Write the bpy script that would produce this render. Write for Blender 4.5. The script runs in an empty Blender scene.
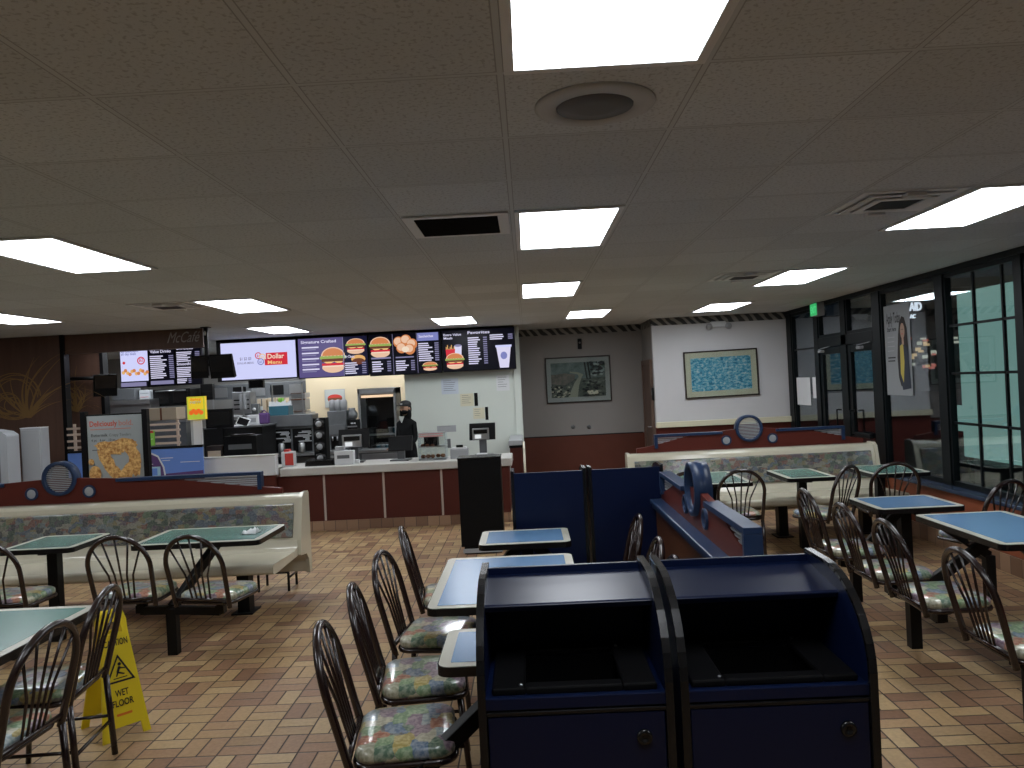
import bpy, math, random
from mathutils import Vector, Matrix
random.seed(7)
PI = math.pi
col = bpy.context.scene.collection
CAMZ, CEIL, FPX = 1.80, 2.715, 787.5
YAW, ROLL = .01884, .04986
GX, GY, G = -.0337, 2.318, .6096

# ---------------------------------------------------------------- camera
_cy, _sy, _c, _s = math.cos(YAW), math.sin(YAW), math.cos(ROLL), math.sin(ROLL)
FW = Vector((-_sy, _cy, 0)); R0 = Vector((_cy, _sy, 0)); U0 = Vector((0, 0, 1))
RR = R0*_c - U0*_s; UU = R0*_s + U0*_c
cam_d = bpy.data.cameras.new('camera'); cam = bpy.data.objects.new('camera', cam_d); col.objects.link(cam)
cam_d.sensor_width = 36; cam_d.lens = FPX/1024*36; cam_d.clip_start = .05; cam_d.clip_end = 200
m = Matrix((RR, UU, -FW)).transposed().to_4x4(); m.translation = Vector((0, 0, CAMZ)); cam.matrix_world = m
bpy.context.scene.camera = cam

def A(px, py, Y):
    """point of the plane at depth Y seen at a picture position: (X, Z)"""
    d = FW + RR*((px-512)/FPX) + UU*((384-py)/FPX); t = Y/d.y
    return d.x*t, CAMZ+d.z*t

# ---------------------------------------------------------------- materials
def nt(name):
    mt = bpy.data.materials.new(name); mt.use_nodes = True
    return mt, mt.node_tree.nodes, mt.node_tree.links, mt.node_tree.nodes['Principled BSDF']
def lin(c):
    return tuple((x/255/12.92 if x <= 10 else ((x/255+.055)/1.055)**2.4) for x in c)
def mat(name, c, rough=.5, metal=0, spec=.25, noise=0, nscale=20, coat=0, bump=0):
    mt, N, L, b = nt(name)
    b.inputs['Base Color'].default_value = (*c, 1); b.inputs['Roughness'].default_value = rough
    b.inputs['Metallic'].default_value = metal; b.inputs['Specular IOR Level'].default_value = spec
    if coat: b.inputs['Coat Weight'].default_value = coat; b.inputs['Coat Roughness'].default_value = .08
    if noise or bump:
        tc = N.new('ShaderNodeTexCoord'); nz = N.new('ShaderNodeTexNoise'); nz.inputs['Scale'].default_value = nscale
        nz.inputs['Detail'].default_value = 4
        L.new(tc.outputs['Object'], nz.inputs['Vector'])
        if noise:
            mx = N.new('ShaderNodeMix'); mx.data_type = 'RGBA'
            mx.inputs[6].default_value = (*[x*(1-noise) for x in c], 1); mx.inputs[7].default_value = (*[min(1, x*(1+noise)) for x in c], 1)
            L.new(nz.outputs['Fac'], mx.inputs[0]); L.new(mx.outputs[2], b.inputs['Base Color'])
        if bump:
            bp = N.new('ShaderNodeBump'); bp.inputs['Strength'].default_value = bump; bp.inputs['Distance'].default_value = .01
            L.new(nz.outputs['Fac'], bp.inputs['Height']); L.new(bp.outputs[0], b.inputs['Normal'])
    return mt
def emis(name, c, s=1):
    mt, N, L, b = nt(name)
    b.inputs['Base Color'].default_value = (0.01, .01, .01, 1); b.inputs['Emission Color'].default_value = (*c, 1)
    b.inputs['Emission Strength'].default_value = s; b.inputs['Roughness'].default_value = .3; b.inputs['Specular IOR Level'].default_value = .15; b.inputs['Base Color'].default_value = (.002, .002, .002, 1)
    return mt
def math_n(N, L, op, a, b=None):
    n = N.new('ShaderNodeMath'); n.operation = op
    for i, v in enumerate((a, b)):
        if v is None: continue
        if isinstance(v, (int, float)): n.inputs[i].default_value = v
        else: L.new(v, n.inputs[i])
    return n.outputs[0]

def floor_mat():
    mt, N, L, b = nt('quarry_paver_basket_weave')
    tc = N.new('ShaderNodeTexCoord'); sp = N.new('ShaderNodeSeparateXYZ'); L.new(tc.outputs['Object'], sp.inputs[0])
    M = lambda op, a, b_=None: math_n(N, L, op, a, b_)
    S = .2075
    px, py = M('DIVIDE', sp.outputs[0], S), M('DIVIDE', sp.outputs[1], S)
    cx, cy = M('FLOOR', px), M('FLOOR', py); fx, fy = M('FRACT', px), M('FRACT', py)
    par = M('FLOORED_MODULO', M('ADD', cx, cy), 2)
    inv = M('SUBTRACT', 1, par)
    a = M('ADD', M('MULTIPLY', fx, par), M('MULTIPLY', fy, inv))
    t = M('ADD', M('MULTIPLY', fy, par), M('MULTIPLY', fx, inv))
    t2 = M('MULTIPLY', t, 2); tid = M('FLOOR', t2); bb = M('FRACT', t2)
    ea = M('MINIMUM', a, M('SUBTRACT', 1, a)); eb = M('MULTIPLY', M('MINIMUM', bb, M('SUBTRACT', 1, bb)), .5)
    e = M('MINIMUM', ea, eb)
    grout = M('LESS_THAN', e, .02)
    cv = N.new('ShaderNodeCombineXYZ'); L.new(cx, cv.inputs[0]); L.new(cy, cv.inputs[1]); L.new(M('ADD', tid, M('MULTIPLY', par, 3)), cv.inputs[2])
    wn = N.new('ShaderNodeTexWhiteNoise'); wn.noise_dimensions = '3D'; L.new(cv.outputs[0], wn.inputs['Vector'])
    cr = N.new('ShaderNodeValToRGB'); L.new(wn.outputs['Value'], cr.inputs[0])
    cr.color_ramp.interpolation = 'LINEAR'
    st = [(0, (.19, .10, .055)), (.15, (.26, .145, .082)), (.35, (.33, .20, .105)), (.6, (.37, .245, .118)), (.85, (.43, .30, .155)), (1, (.27, .165, .085))]
    els = cr.color_ramp.elements
    els[0].position, els[0].color = st[0][0], (*st[0][1], 1); els[1].position, els[1].color = 1, (*st[-1][1], 1)
    for p_, c_ in st[1:-1]:
        el = els.new(p_); el.color = (*c_, 1)
    nz = N.new('ShaderNodeTexNoise'); nz.inputs['Scale'].default_value = 1.1; nz.inputs['Detail'].default_value = 3; L.new(tc.outputs['Object'], nz.inputs['Vector'])
    n2 = N.new('ShaderNodeTexNoise'); n2.inputs['Scale'].default_value = 45; n2.inputs['Detail'].default_value = 5; L.new(tc.outputs['Object'], n2.inputs['Vector'])
    f = M('ADD', M('MULTIPLY', nz.outputs['Fac'], .7), M('MULTIPLY', n2.outputs['Fac'], .6)); f = M('ADD', f, .35)
    vm = N.new('ShaderNodeVectorMath'); vm.operation = 'SCALE'; L.new(cr.outputs[0], vm.inputs[0]); L.new(f, vm.inputs['Scale'])
    mx = N.new('ShaderNodeMix'); mx.data_type = 'RGBA'; L.new(grout, mx.inputs[0]); L.new(vm.outputs[0], mx.inputs[6]); mx.inputs[7].default_value = (.035, .02, .012, 1)
    L.new(mx.outputs[2], b.inputs['Base Color'])
    b.inputs['Roughness'].default_value = .48; b.inputs['Specular IOR Level'].default_value = .3
    bp = N.new('ShaderNodeBump'); bp.inputs['Strength'].default_value = .5; bp.inputs['Distance'].default_value = .004
    L.new(M('MINIMUM', M('MULTIPLY', e, 25), 1), bp.inputs['Height']); L.new(bp.outputs[0], b.inputs['Normal'])
    return mt
def ceiling_mat():
    mt, N, L, b = nt('acoustic_ceiling_tile')
    tc = N.new('ShaderNodeTexCoord'); sp = N.new('ShaderNodeSeparateXYZ'); L.new(tc.outputs['Object'], sp.inputs[0])
    M = lambda op, a, b_=None: math_n(N, L, op, a, b_)
    def edge(o, off):
        q = M('DIVIDE', M('SUBTRACT', o, off), G); cell = M('FLOOR', q); fr = M('FRACT', q); return cell, M('MINIMUM', fr, M('SUBTRACT', 1, fr))
    cx, ex = edge(sp.outputs[0], GX); cy, ey = edge(sp.outputs[1], GY)
    bar = M('LESS_THAN', M('MINIMUM', ex, ey), .014)
    gap = M('LESS_THAN', M('MINIMUM', ex, ey), .021); gap = M('SUBTRACT', gap, bar)  # thin shadow line painted along both sides of each grid bar
    cv = N.new('ShaderNodeCombineXYZ'); L.new(cx, cv.inputs[0]); L.new(cy, cv.inputs[1])
    wn = N.new('ShaderNodeTexWhiteNoise'); wn.noise_dimensions = '2D'; L.new(cv.outputs[0], wn.inputs['Vector'])
    nz = N.new('ShaderNodeTexNoise'); nz.inputs['Scale'].default_value = 70; nz.inputs['Detail'].default_value = 3; L.new(tc.outputs['Object'], nz.inputs['Vector'])
    spk = N.new('ShaderNodeMapRange'); L.new(nz.outputs['Fac'], spk.inputs[0]); spk.inputs[1].default_value = .36; spk.inputs[2].default_value = .46; spk.inputs[3].default_value = .72; spk.inputs[4].default_value = 1
    bg = N.new('ShaderNodeTexNoise'); bg.inputs['Scale'].default_value = .8; L.new(tc.outputs['Object'], bg.inputs['Vector'])
    f = M('MULTIPLY', spk.outputs[0], M('ADD', M('MULTIPLY', wn.outputs['Value'], .12), M('ADD', .78, M('MULTIPLY', bg.outputs['Fac'], .2))))
    vm = N.new('ShaderNodeVectorMath'); vm.operation = 'SCALE'; vm.inputs[0].default_value = CEIL_C; L.new(f, vm.inputs['Scale'])
    m1 = N.new('ShaderNodeMix'); m1.data_type = 'RGBA'; L.new(bar, m1.inputs[0]); L.new(vm.outputs[0], m1.inputs[6]); m1.inputs[7].default_value = (*[x*.92 for x in CEIL_C], 1)
    m2 = N.new('ShaderNodeMix'); m2.data_type = 'RGBA'; L.new(gap, m2.inputs[0]); L.new(m1.outputs[2], m2.inputs[6]); m2.inputs[7].default_value = (*[x*.55 for x in CEIL_C], 1)
    L.new(m2.outputs[2], b.inputs['Base Color']); b.inputs['Roughness'].default_value = .85; b.inputs['Specular IOR Level'].default_value = .2
    return mt
CEIL_C = (.61, .65, .67)
def patch_mat(name, scale, bright, rough=.3, coat=.0, sat=.6):
    mt, N, L, b = nt(name)
    tc = N.new('ShaderNodeTexCoord')
    nz = N.new('ShaderNodeTexNoise'); nz.inputs['Scale'].default_value = scale*1.2; L.new(tc.outputs['Object'], nz.inputs['Vector'])
    mp = N.new('ShaderNodeMapping'); L.new(tc.outputs['Object'], mp.inputs[0]); mp.inputs['Scale'].default_value = (.7, 1, 1)
    va = N.new('ShaderNodeVectorMath'); va.operation = 'MULTIPLY_ADD'; L.new(nz.outputs['Color'], va.inputs[0]); va.inputs[1].default_value = (.025, .025, .025); L.new(mp.outputs[0], va.inputs[2])
    vo = N.new('ShaderNodeTexVoronoi'); vo.distance = 'CHEBYCHEV'; vo.inputs['Scale'].default_value = scale; L.new(va.outputs[0], vo.inputs['Vector'])
    sp = N.new('ShaderNodeSeparateColor'); L.new(vo.outputs['Color'], sp.inputs[0])
    cr = N.new('ShaderNodeValToRGB'); L.new(sp.outputs[0], cr.inputs[0]); cr.color_ramp.interpolation = 'CONSTANT'
    cols = [(.36, .35, .26), (.10, .16, .11), (.38, .14, .09), (.14, .20, .30), (.50, .47, .36), (.09, .09, .10), (.20, .30, .17), (.42, .33, .13), (.22, .14, .20), (.30, .36, .38)]
    els = cr.color_ramp.elements; els[0].color = (*cols[0], 1); els[1].position = .1; els[1].color = (*cols[1], 1)
    for i in range(2, 10):
        el = els.new(i*.1); el.color = (*cols[i], 1)
    n2 = N.new('ShaderNodeTexNoise'); n2.inputs['Scale'].default_value = scale*4; n2.inputs['Detail'].default_value = 4; L.new(tc.outputs['Object'], n2.inputs['Vector'])
    c2 = N.new('ShaderNodeValToRGB'); L.new(n2.outputs['Fac'], c2.inputs[0])
    e2 = c2.color_ramp.elements; e2[0].position = .40; e2[0].color = (.03, .05, .04, 1); e2[1].position = .62; e2[1].color = (.62, .60, .50, 1)
    mx = N.new('ShaderNodeMix'); mx.data_type = 'RGBA'; mx.inputs[0].default_value = .28; L.new(cr.outputs[0], mx.inputs[6]); L.new(c2.outputs[0], mx.inputs[7])
    hs = N.new('ShaderNodeHueSaturation'); hs.inputs['Saturation'].default_value = sat; hs.inputs['Value'].default_value = bright; L.new(mx.outputs[2], hs.inputs['Color'])
    L.new(hs.outputs[0], b.inputs['Base Color']); b.inputs['Roughness'].default_value = rough
    b.inputs['Coat Weight'].default_value = coat; b.inputs['Coat Roughness'].default_value = .12
    bp = N.new('ShaderNodeBump'); bp.inputs['Strength'].default_value = .35; bp.inputs['Distance'].default_value = .02
    nb = N.new('ShaderNodeTexNoise'); nb.inputs['Scale'].default_value = 9; L.new(tc.outputs['Object'], nb.inputs['Vector'])
    L.new(nb.outputs['Fac'], bp.inputs['Height']); L.new(bp.outputs[0], b.inputs['Normal'])
    return mt
def swirl_mat():
    mt, N, L, b = nt('brown_laminate')
    tc = N.new('ShaderNodeTexCoord'); mp = N.new('ShaderNodeMapping'); L.new(tc.outputs['Object'], mp.inputs[0]); mp.inputs['Scale'].default_value = (14, 14, .9)
    nz = N.new('ShaderNodeTexNoise'); nz.inputs['Scale'].default_value = 1.5; nz.inputs['Detail'].default_value = 5; L.new(mp.outputs[0], nz.inputs['Vector'])
    mx = N.new('ShaderNodeMix'); mx.data_type = 'RGBA'; L.new(nz.outputs['Fac'], mx.inputs[0]); mx.inputs[6].default_value = (.062, .030, .020, 1); mx.inputs[7].default_value = (.125, .066, .044, 1)
    L.new(mx.outputs[2], b.inputs['Base Color']); b.inputs['Roughness'].default_value = .55
    return mt
def border_mat():
    mt, N, L, b = nt('wallpaper_border')
    tc = N.new('ShaderNodeTexCoord'); wv = N.new('ShaderNodeTexWave'); wv.bands_direction = 'DIAGONAL'; wv.inputs['Scale'].default_value = 4.2; wv.inputs['Distortion'].default_value = 3.5; wv.inputs['Detail'].default_value = 1
    L.new(tc.outputs['Object'], wv.inputs['Vector'])
    cr = N.new('ShaderNodeValToRGB'); L.new(wv.outputs['Fac'], cr.inputs[0]); e = cr.color_ramp.elements
    e[0].position = .45; e[0].color = (.03, .032, .034, 1); e[1].position = .7; e[1].color = (.26, .25, .23, 1)
    L.new(cr.outputs[0], b.inputs['Base Color']); b.inputs['Roughness'].default_value = .7
    return mt
def glass_mat(name='window_glass', tint=(.9, .95, .95), boost=.06, rough=.0):
    mt = bpy.data.materials.new(name); mt.use_nodes = True; N = mt.node_tree.nodes; L = mt.node_tree.links
    N.remove(N['Principled BSDF']); out = N['Material Output']
    tr = N.new('ShaderNodeBsdfTransparent'); tr.inputs[0].default_value = (*tint, 1)
    gl = N.new('ShaderNodeBsdfGlossy'); gl.inputs['Roughness'].default_value = rough; gl.inputs[0].default_value = (.9, .95, 1, 1)
    fr = N.new('ShaderNodeFresnel'); ge = N.new('ShaderNodeNewGeometry'); L.new(math_n(N, L, 'SUBTRACT', 1.5, math_n(N, L, 'MULTIPLY', ge.outputs['Backfacing'], 1.5-1/1.5)), fr.inputs[0])
    ad = math_n(N, L, 'ADD', fr.outputs[0], boost); mx = N.new('ShaderNodeMixShader')
    L.new(ad, mx.inputs[0]); L.new(tr.outputs[0], mx.inputs[1]); L.new(gl.outputs[0], mx.inputs[2]); L.new(mx.outputs[0], out.inputs[0])
    return mt
def water_art():
    mt, N, L, b = nt('blue_water_print')
    tc = N.new('ShaderNodeTexCoord'); mp = N.new('ShaderNodeMapping'); mp.inputs['Scale'].default_value = (5, 1, 10); L.new(tc.outputs['Object'], mp.inputs[0])
    nz = N.new('ShaderNodeTexNoise'); nz.inputs['Scale'].default_value = 3; nz.inputs['Detail'].default_value = 7; nz.inputs['Roughness'].default_value = .75; L.new(mp.outputs[0], nz.inputs['Vector'])
    cr = N.new('ShaderNodeValToRGB'); L.new(nz.outputs['Fac'], cr.inputs[0]); e = cr.color_ramp.elements
    e[0].position = .38; e[0].color = (.015, .12, .22, 1); e[1].position = .60; e[1].color = (.60, .68, .68, 1)
    x = e.new(.46); x.color = (.04, .33, .50, 1); x = e.new(.52); x.color = (.20, .50, .60, 1)
    L.new(cr.outputs[0], b.inputs['Base Color']); b.inputs['Roughness'].default_value = .35
    return mt
def mottled(name, c1, c2, scale, rough=.5, lo=.38, hi=.62):
    mt, N, L, b = nt(name)
    tc = N.new('ShaderNodeTexCoord'); nz = N.new('ShaderNodeTexNoise'); nz.inputs['Scale'].default_value = scale; nz.inputs['Detail'].default_value = 6; nz.inputs['Roughness'].default_value = .7
    L.new(tc.outputs['Object'], nz.inputs['Vector']); cr = N.new('ShaderNodeValToRGB'); L.new(nz.outputs['Fac'], cr.inputs[0]); e = cr.color_ramp.elements
    e[0].position = lo; e[0].color = (*c1, 1); e[1].position = hi; e[1].color = (*c2, 1)
    L.new(cr.outputs[0], b.inputs['Base Color']); b.inputs['Roughness'].default_value = rough
    return mt
def base_tile_mat():
    mt, N, L, b = nt('base_tile')
    tc = N.new('ShaderNodeTexCoord'); sp = N.new('ShaderNodeSeparateXYZ'); L.new(tc.outputs['Object'], sp.inputs[0])
    M = lambda op, a, b_=None: math_n(N, L, op, a, b_)
    q = M('DIVIDE', M('ADD', sp.outputs[0], sp.outputs[1]), .152); fr = M('FRACT', q); e = M('LESS_THAN', M('MINIMUM', fr, M('SUBTRACT', 1, fr)), .02)
    wn = N.new('ShaderNodeTexWhiteNoise'); wn.noise_dimensions = '1D'; L.new(M('FLOOR', q), wn.inputs['W'])
    cr = N.new('ShaderNodeValToRGB'); L.new(wn.outputs['Value'], cr.inputs[0]); el = cr.color_ramp.elements; el[0].color = (.16, .085, .05, 1); el[1].color = (.34, .21, .13, 1)
    mx = N.new('ShaderNodeMix'); mx.data_type = 'RGBA'; L.new(e, mx.inputs[0]); L.new(cr.outputs[0], mx.inputs[6]); mx.inputs[7].default_value = (.05, .035, .03, 1)
    L.new(mx.outputs[2], b.inputs['Base Color']); b.inputs['Roughness'].default_value = .5
    return mt

M_ = dict(
    floor=floor_mat(), ceil=ceiling_mat(), lamp=emis('troffer_lens', (.94, .985, 1.04), 14.0), white_metal=mat('white_metal', (.72, .74, .75), .5, spec=.3),
    grid_dark=mat('dark_grille', (.012, .012, .013), .6), wall_white=mat('white_paint', (.52, .52, .53), .75, noise=.04, nscale=3),
    wall_greige=mat('greige_paint', (.25, .235, .225), .75, noise=.04, nscale=3), wall_cream=mat('pale_wall_panel', (.56, .60, .55), .5, noise=.03, nscale=2),
    wall_beige=mat('beige_panel', (.60, .50, .34), .6), wainscot=mat('maroon_laminate', (.095, .026, .015), .5, noise=.1, nscale=6),
    counter_red=mat('oxblood_laminate', (.070, .014, .009), .5, noise=.08, nscale=5), strip=mat('cream_strip', (.42, .35, .30), .5),
    solid=mat('grey_solid_surface', (.50, .49, .46), .4, noise=.05, nscale=60), cream=mat('cream_fibreglass', (.58, .54, .42), .22, noise=.03, nscale=2, coat=.4),
    fabric=patch_mat('patchwork_fabric', 24, .46, .35, .3, .9), vinyl=patch_mat('patchwork_under_clear_vinyl', 15, 1.15, .3, .9, 1.15),
    brown_metal=mat('brown_painted_tube', (.018, .009, .0075), .25, spec=.5, coat=.3), black_metal=mat('black_steel', (.006, .006, .006), .45, spec=.2),
    black=mat('black_plastic', (.004, .004, .0045), .45, spec=.15), black_gloss=mat('black_edge_trim', (.006, .006, .0065), .25, spec=.4), navy=mat('navy_laminate', (.0022, .0062, .028), .34, spec=.3, noise=.05, nscale=4),
    navy_dim=mat('navy_cabinet_paint', (.006, .012, .055), .5), blue_tbl=mat('blue_linen_laminate', (.105, .215, .38), .25, spec=.4, noise=.05, nscale=160),
    green_tbl=mat('green_linen_laminate', (.085, .20, .17), .25, spec=.4, noise=.05, nscale=160), tbl_border=mat('cream_table_border', (.46, .45, .38), .3, noise=.05, nscale=150),
    crest_red=mat('brick_red_paint', (.095, .017, .011), .5, noise=.05, nscale=5), crest_blue=mat('slate_blue_paint', (.018, .036, .085), .35, noise=.05, nscale=5),
    louver=mat('pale_louver', (.34, .35, .37), .45), wood=mat('brown_wood_veneer', (.085, .032, .014), .4, noise=.3, nscale=4), frame_dark=mat('dark_bronze_aluminium', (.004, .006, .007), .45, spec=.15),
    sill=mat('blue_grey_sill', (.03, .045, .08), .25), knee=mat('terracotta_panel', (.26, .075, .035), .5, noise=.1, nscale=4), base_tile=base_tile_mat(),
    glass=glass_mat(), glass_clear=glass_mat('clear_acrylic', (.92, .94, .94), .03), brown_wall=swirl_mat(), gold=mat('gold_swirl_print', (.24, .145, .055), .5), border=border_mat(),
    teal=emis('teal_backlit_board', (.17, .30, .275), 1.0), paper=mat('white_paper', (.62, .63, .64), .6), paper_grey=mat('grey_print', (.36, .38, .40), .6), steel=mat('brushed_steel', (.38, .39, .40), .32, metal=.85, noise=.1, nscale=6),
    steel_dark=mat('dull_steel', (.16, .17, .18), .4, metal=.6, noise=.2, nscale=9), grey=mat('grey_plastic', (.12, .125, .13), .45), grey_l=mat('light_grey_plastic', (.33, .34, .35), .45),
    yellow=mat('yellow_plastic', (.78, .60, .02), .4), ink=mat('black_ink', (.012, .012, .014), .5), red_ink=mat('red_ink', (.5, .05, .04), .5), picture_frame=mat('dark_picture_frame', (.03, .022, .018), .35),
    mat_board=mat('mat_board', (.40, .42, .40), .6), mat_cream=mat('cream_mat_board', (.60, .57, .42), .6), water=water_art(), tan=mat('kraft_carton', (.50, .41, .30), .6), green=mat('green_card', (.22, .50, .08), .5),
    teal_box=mat('teal_crate', (.03, .11, .15), .45), amber=mat('pastry_brown', (.16, .055, .025), .5), purple=mat('purple_print', (.10, .05, .16), .5), blue_panel=mat('cornflower_panel', (.13, .24, .60), .5),
    slat=mat('pale_wood_slat', (.50, .40, .33), .5), chicken=mottled('golden_breading', (.30, .12, .025), (.72, .45, .16), 30), skin=mat('skin', (.30, .17, .11), .5), cloth_black=mat('black_uniform', (.005, .0055, .006), .85, spec=.15),
    asphalt=mat('asphalt', (.02, .02, .022), .9), render_wall=mat('dim_stucco', (.10, .10, .10), .8), clay=mat('pale_collar', (.50, .52, .50), .7))
E_ = dict(w=emis('screen_white', (.62, .64, .95), 1.0), tx=emis('screen_text', (.68, .66, .86), 1), dark=emis('screen_navy', (.008, .008, .03), 1), pur=emis('screen_purple', (.10, .08, .22), 1), mid=emis('screen_text_dim', (.22, .21, .36), 1),
    bun=emis('screen_bun', (.62, .22, .08), 1), bun2=emis('screen_bun_light', (.80, .52, .36), 1), green=emis('screen_lettuce', (.30, .42, .10), 1), red=emis('screen_red', (.62, .03, .05), 1), choc=emis('screen_patty', (.14, .045, .025), 1), cream=emis('screen_cream', (.85, .70, .55), 1),
    amber=emis('screen_fries', (.75, .42, .15), 1), gold=emis('screen_gold', (.85, .55, .22), 1), bluegrey=emis('screen_headline', (.20, .22, .50), 1), black=emis('screen_black', (.002, .002, .006), 1))
YL = dict(y=emis('backlit_yellow', (.80, .56, .03), .9), o=emis('backlit_orange', (.85, .15, .02), .9), g=emis('backlit_lime', (.42, .52, .05), .9))

# ---------------------------------------------------------------- mesh builder
class MB:
    def __init__(s): s.v = []; s.f = []; s.mi = []; s.sm = []
    def add(s, vs, fs, mi=0, sm=False):
        o = len(s.v); s.v += [tuple(v) for v in vs]; s.f += [tuple(i+o for i in f) for f in fs]; s.mi += [mi]*len(fs); s.sm += [sm]*len(fs); return s
    def box(s, x0, x1, y0, y1, z0, z1, mi=0):
        v = [(x, y, z) for z in (z0, z1) for y in (y0, y1) for x in (x0, x1)]
        return s.add(v, [(0, 2, 3, 1), (4, 5, 7, 6), (0, 1, 5, 4), (2, 6, 7, 3), (0, 4, 6, 2), (1, 3, 7, 5)], mi)
    def prism(s, pts, d0, d1, axis='y', mi=0, sm=False):
        """outline pts (a,b) pushed from d0 to d1 along an axis: y -> (a,d,b); x -> (d,a,b); z -> (a,b,d)"""
        fn = {'y': lambda a, b, d: (a, d, b), 'x': lambda a, b, d: (d, a, b), 'z': lambda a, b, d: (a, b, d)}[axis]
        n = len(pts); v = [fn(a, b, d0) for a, b in pts] + [fn(a, b, d1) for a, b in pts]
        s.add(v, [tuple(range(n)), tuple(range(2*n-1, n-1, -1))], mi)
        return s.add(v, [(i, (i+1) % n, (i+1) % n+n, i+n) for i in range(n)], mi, sm)
    def tube(s, pts, r, seg=8, mi=0, closed=False, caps=True):
        P = [Vector(p) for p in pts]; n = len(P); vs = []; up = None
        rs = r if isinstance(r, (list, tuple)) else [r]*n
        for i in range(n):
            if closed: t = (P[(i+1) % n]-P[i-1]).normalized()
            else: t = ((P[min(i+1, n-1)]-P[i]).normalized()+(P[i]-P[max(i-1, 0)]).normalized()).normalized()
            if up is None: up = Vector((0, 0, 1)) if abs(t.z) < .9 else Vector((1, 0, 0))
            a = t.cross(up)
            if a.length < 1e-4: a = t.orthogonal()
            a.normalize(); b = t.cross(a).normalized(); up = -b if False else up if abs(t.dot(up)) < .95 else b
            a = (a if i == 0 or not vs else a)
            if i > 0:
                a = (la - t*la.dot(t)).normalized(); b = t.cross(a).normalized()
            la = a
            for k in range(seg):
                an = 2*PI*k/seg; vs.append(P[i]+(a*math.cos(an)+b*math.sin(an))*rs[i])
        fs = []
        for i in range(n if closed else n-1):
            j = (i+1) % n
            for k in range(seg):
                l = (k+1) % seg; fs.append((i*seg+k, i*seg+l, j*seg+l, j*seg+k))
        if caps and not closed: fs += [tuple(range(seg-1, -1, -1)), tuple((n-1)*seg+k for k in range(seg))]
        return s.add(vs, fs, mi, True)
    def lathe(s, prof, c=(0, 0, 0), seg=20, mi=0, axis='z', sm=True):
        vs = []
        for r, h in prof:
            for k in range(seg):
                a = 2*PI*k/seg; x, y = r*math.cos(a), r*math.sin(a)
                vs.append((c[0]+x, c[1]+y, c[2]+h) if axis == 'z' else (c[0]+x, c[1]+h, c[2]+y) if axis == 'y' else (c[0]+h, c[1]+x, c[2]+y))
        n = len(prof); fs = [(i*seg+k, i*seg+(k+1) % seg, (i+1)*seg+(k+1) % seg, (i+1)*seg+k) for i in range(n-1) for k in range(seg)]
        return s.add(vs, fs + [tuple(range(seg-1, -1, -1)), tuple((n-1)*seg+k for k in range(seg))], mi, sm)
    def ball(s, c, rx, ry, rz, mi=0, seg=12, rings=8):
        return s.add(*_ball(c, rx, ry, rz, seg, rings), mi, True)
    def bar(s, a, b, w, h, mi=0):
        """rectangular bar from a to b, w wide sideways, h high"""
        a, b = Vector(a), Vector(b); t = (b-a).normalized(); sd = t.cross(Vector((0, 0, 1)))
        if sd.length < 1e-3: sd = Vector((1, 0, 0))
        sd.normalize(); u = sd.cross(t).normalized(); sd = sd*w/2; u = u*h/2
        v = [p+x*sd+y*u for p in (a, b) for x, y in ((-1, -1), (1, -1), (1, 1), (-1, 1))]
        return s.add(v, [(0, 1, 2, 3), (7, 6, 5, 4), (0, 4, 5, 1), (1, 5, 6, 2), (2, 6, 7, 3), (3, 7, 4, 0)], mi)
    def build(s, name, mats, parent=None, loc=(0, 0, 0), bevel=0, seg=2, rot=0, smooth_angle=None):
        if not isinstance(mats, (list, tuple)): mats = [mats]
        me = bpy.data.meshes.new(name); me.from_pydata(s.v, [], s.f)
        for mt in mats: me.materials.append(mt)
        for p, mi, sm in zip(me.polygons, s.mi, s.sm): p.material_index = mi; p.use_smooth = sm
        me.validate()
        import bmesh
        bm = bmesh.new(); bm.from_mesh(me); bmesh.ops.recalc_face_normals(bm, faces=bm.faces); bm.to_mesh(me); bm.free()
        o = bpy.data.objects.new(name, me); col.objects.link(o); o.location = loc; o.rotation_euler.z = rot
        if parent: o.parent = parent
        if bevel:
            b = o.modifiers.new('bevel', 'BEVEL'); b.width = bevel; b.segments = seg; b.limit_method = 'ANGLE'; b.angle_limit = .6
        return o
def _ball(c, rx, ry, rz, seg, rings):
    v = [(c[0], c[1], c[2]-rz)]
    for i in range(1, rings):
        t = -PI/2+PI*i/rings
        for k in range(seg):
            a = 2*PI*k/seg; v.append((c[0]+rx*math.cos(t)*math.cos(a), c[1]+ry*math.cos(t)*math.sin(a), c[2]+rz*math.sin(t)))
    v.append((c[0], c[1], c[2]+rz)); f = [(0, 1+(k+1) % seg, 1+k) for k in range(seg)]
    for i in range(rings-2):
        for k in range(seg):
            a = 1+i*seg+k; b = 1+i*seg+(k+1) % seg; f.append((a, b, b+seg, a+seg))
    o = 1+(rings-2)*seg; n = len(v)-1; f += [(o+k, o+(k+1) % seg, n) for k in range(seg)]
    return v, f

_tc = {}
def text_geo(t, bold=False):
    if t not in _tc:
        cu = bpy.data.curves.new('txt', 'FONT'); cu.body = t; cu.align_x = 'LEFT'; cu.resolution_u = 3
        if bold: cu.offset = .02
        ob = bpy.data.objects.new('txt', cu); col.objects.link(ob)
        dg = bpy.context.evaluated_depsgraph_get(); me = bpy.data.meshes.new_from_object(ob.evaluated_get(dg))
        v = [tuple(x.co) for x in me.vertices]; f = [tuple(p.vertices) for p in me.polygons]
        bpy.data.objects.remove(ob); bpy.data.curves.remove(cu); bpy.data.meshes.remove(me)
        xs = [a[0] for a in v] or [0]; ys = [a[1] for a in v] or [0]
        _tc[t] = (v, f, min(xs), max(xs), min(ys), max(ys))
    return _tc[t]

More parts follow.
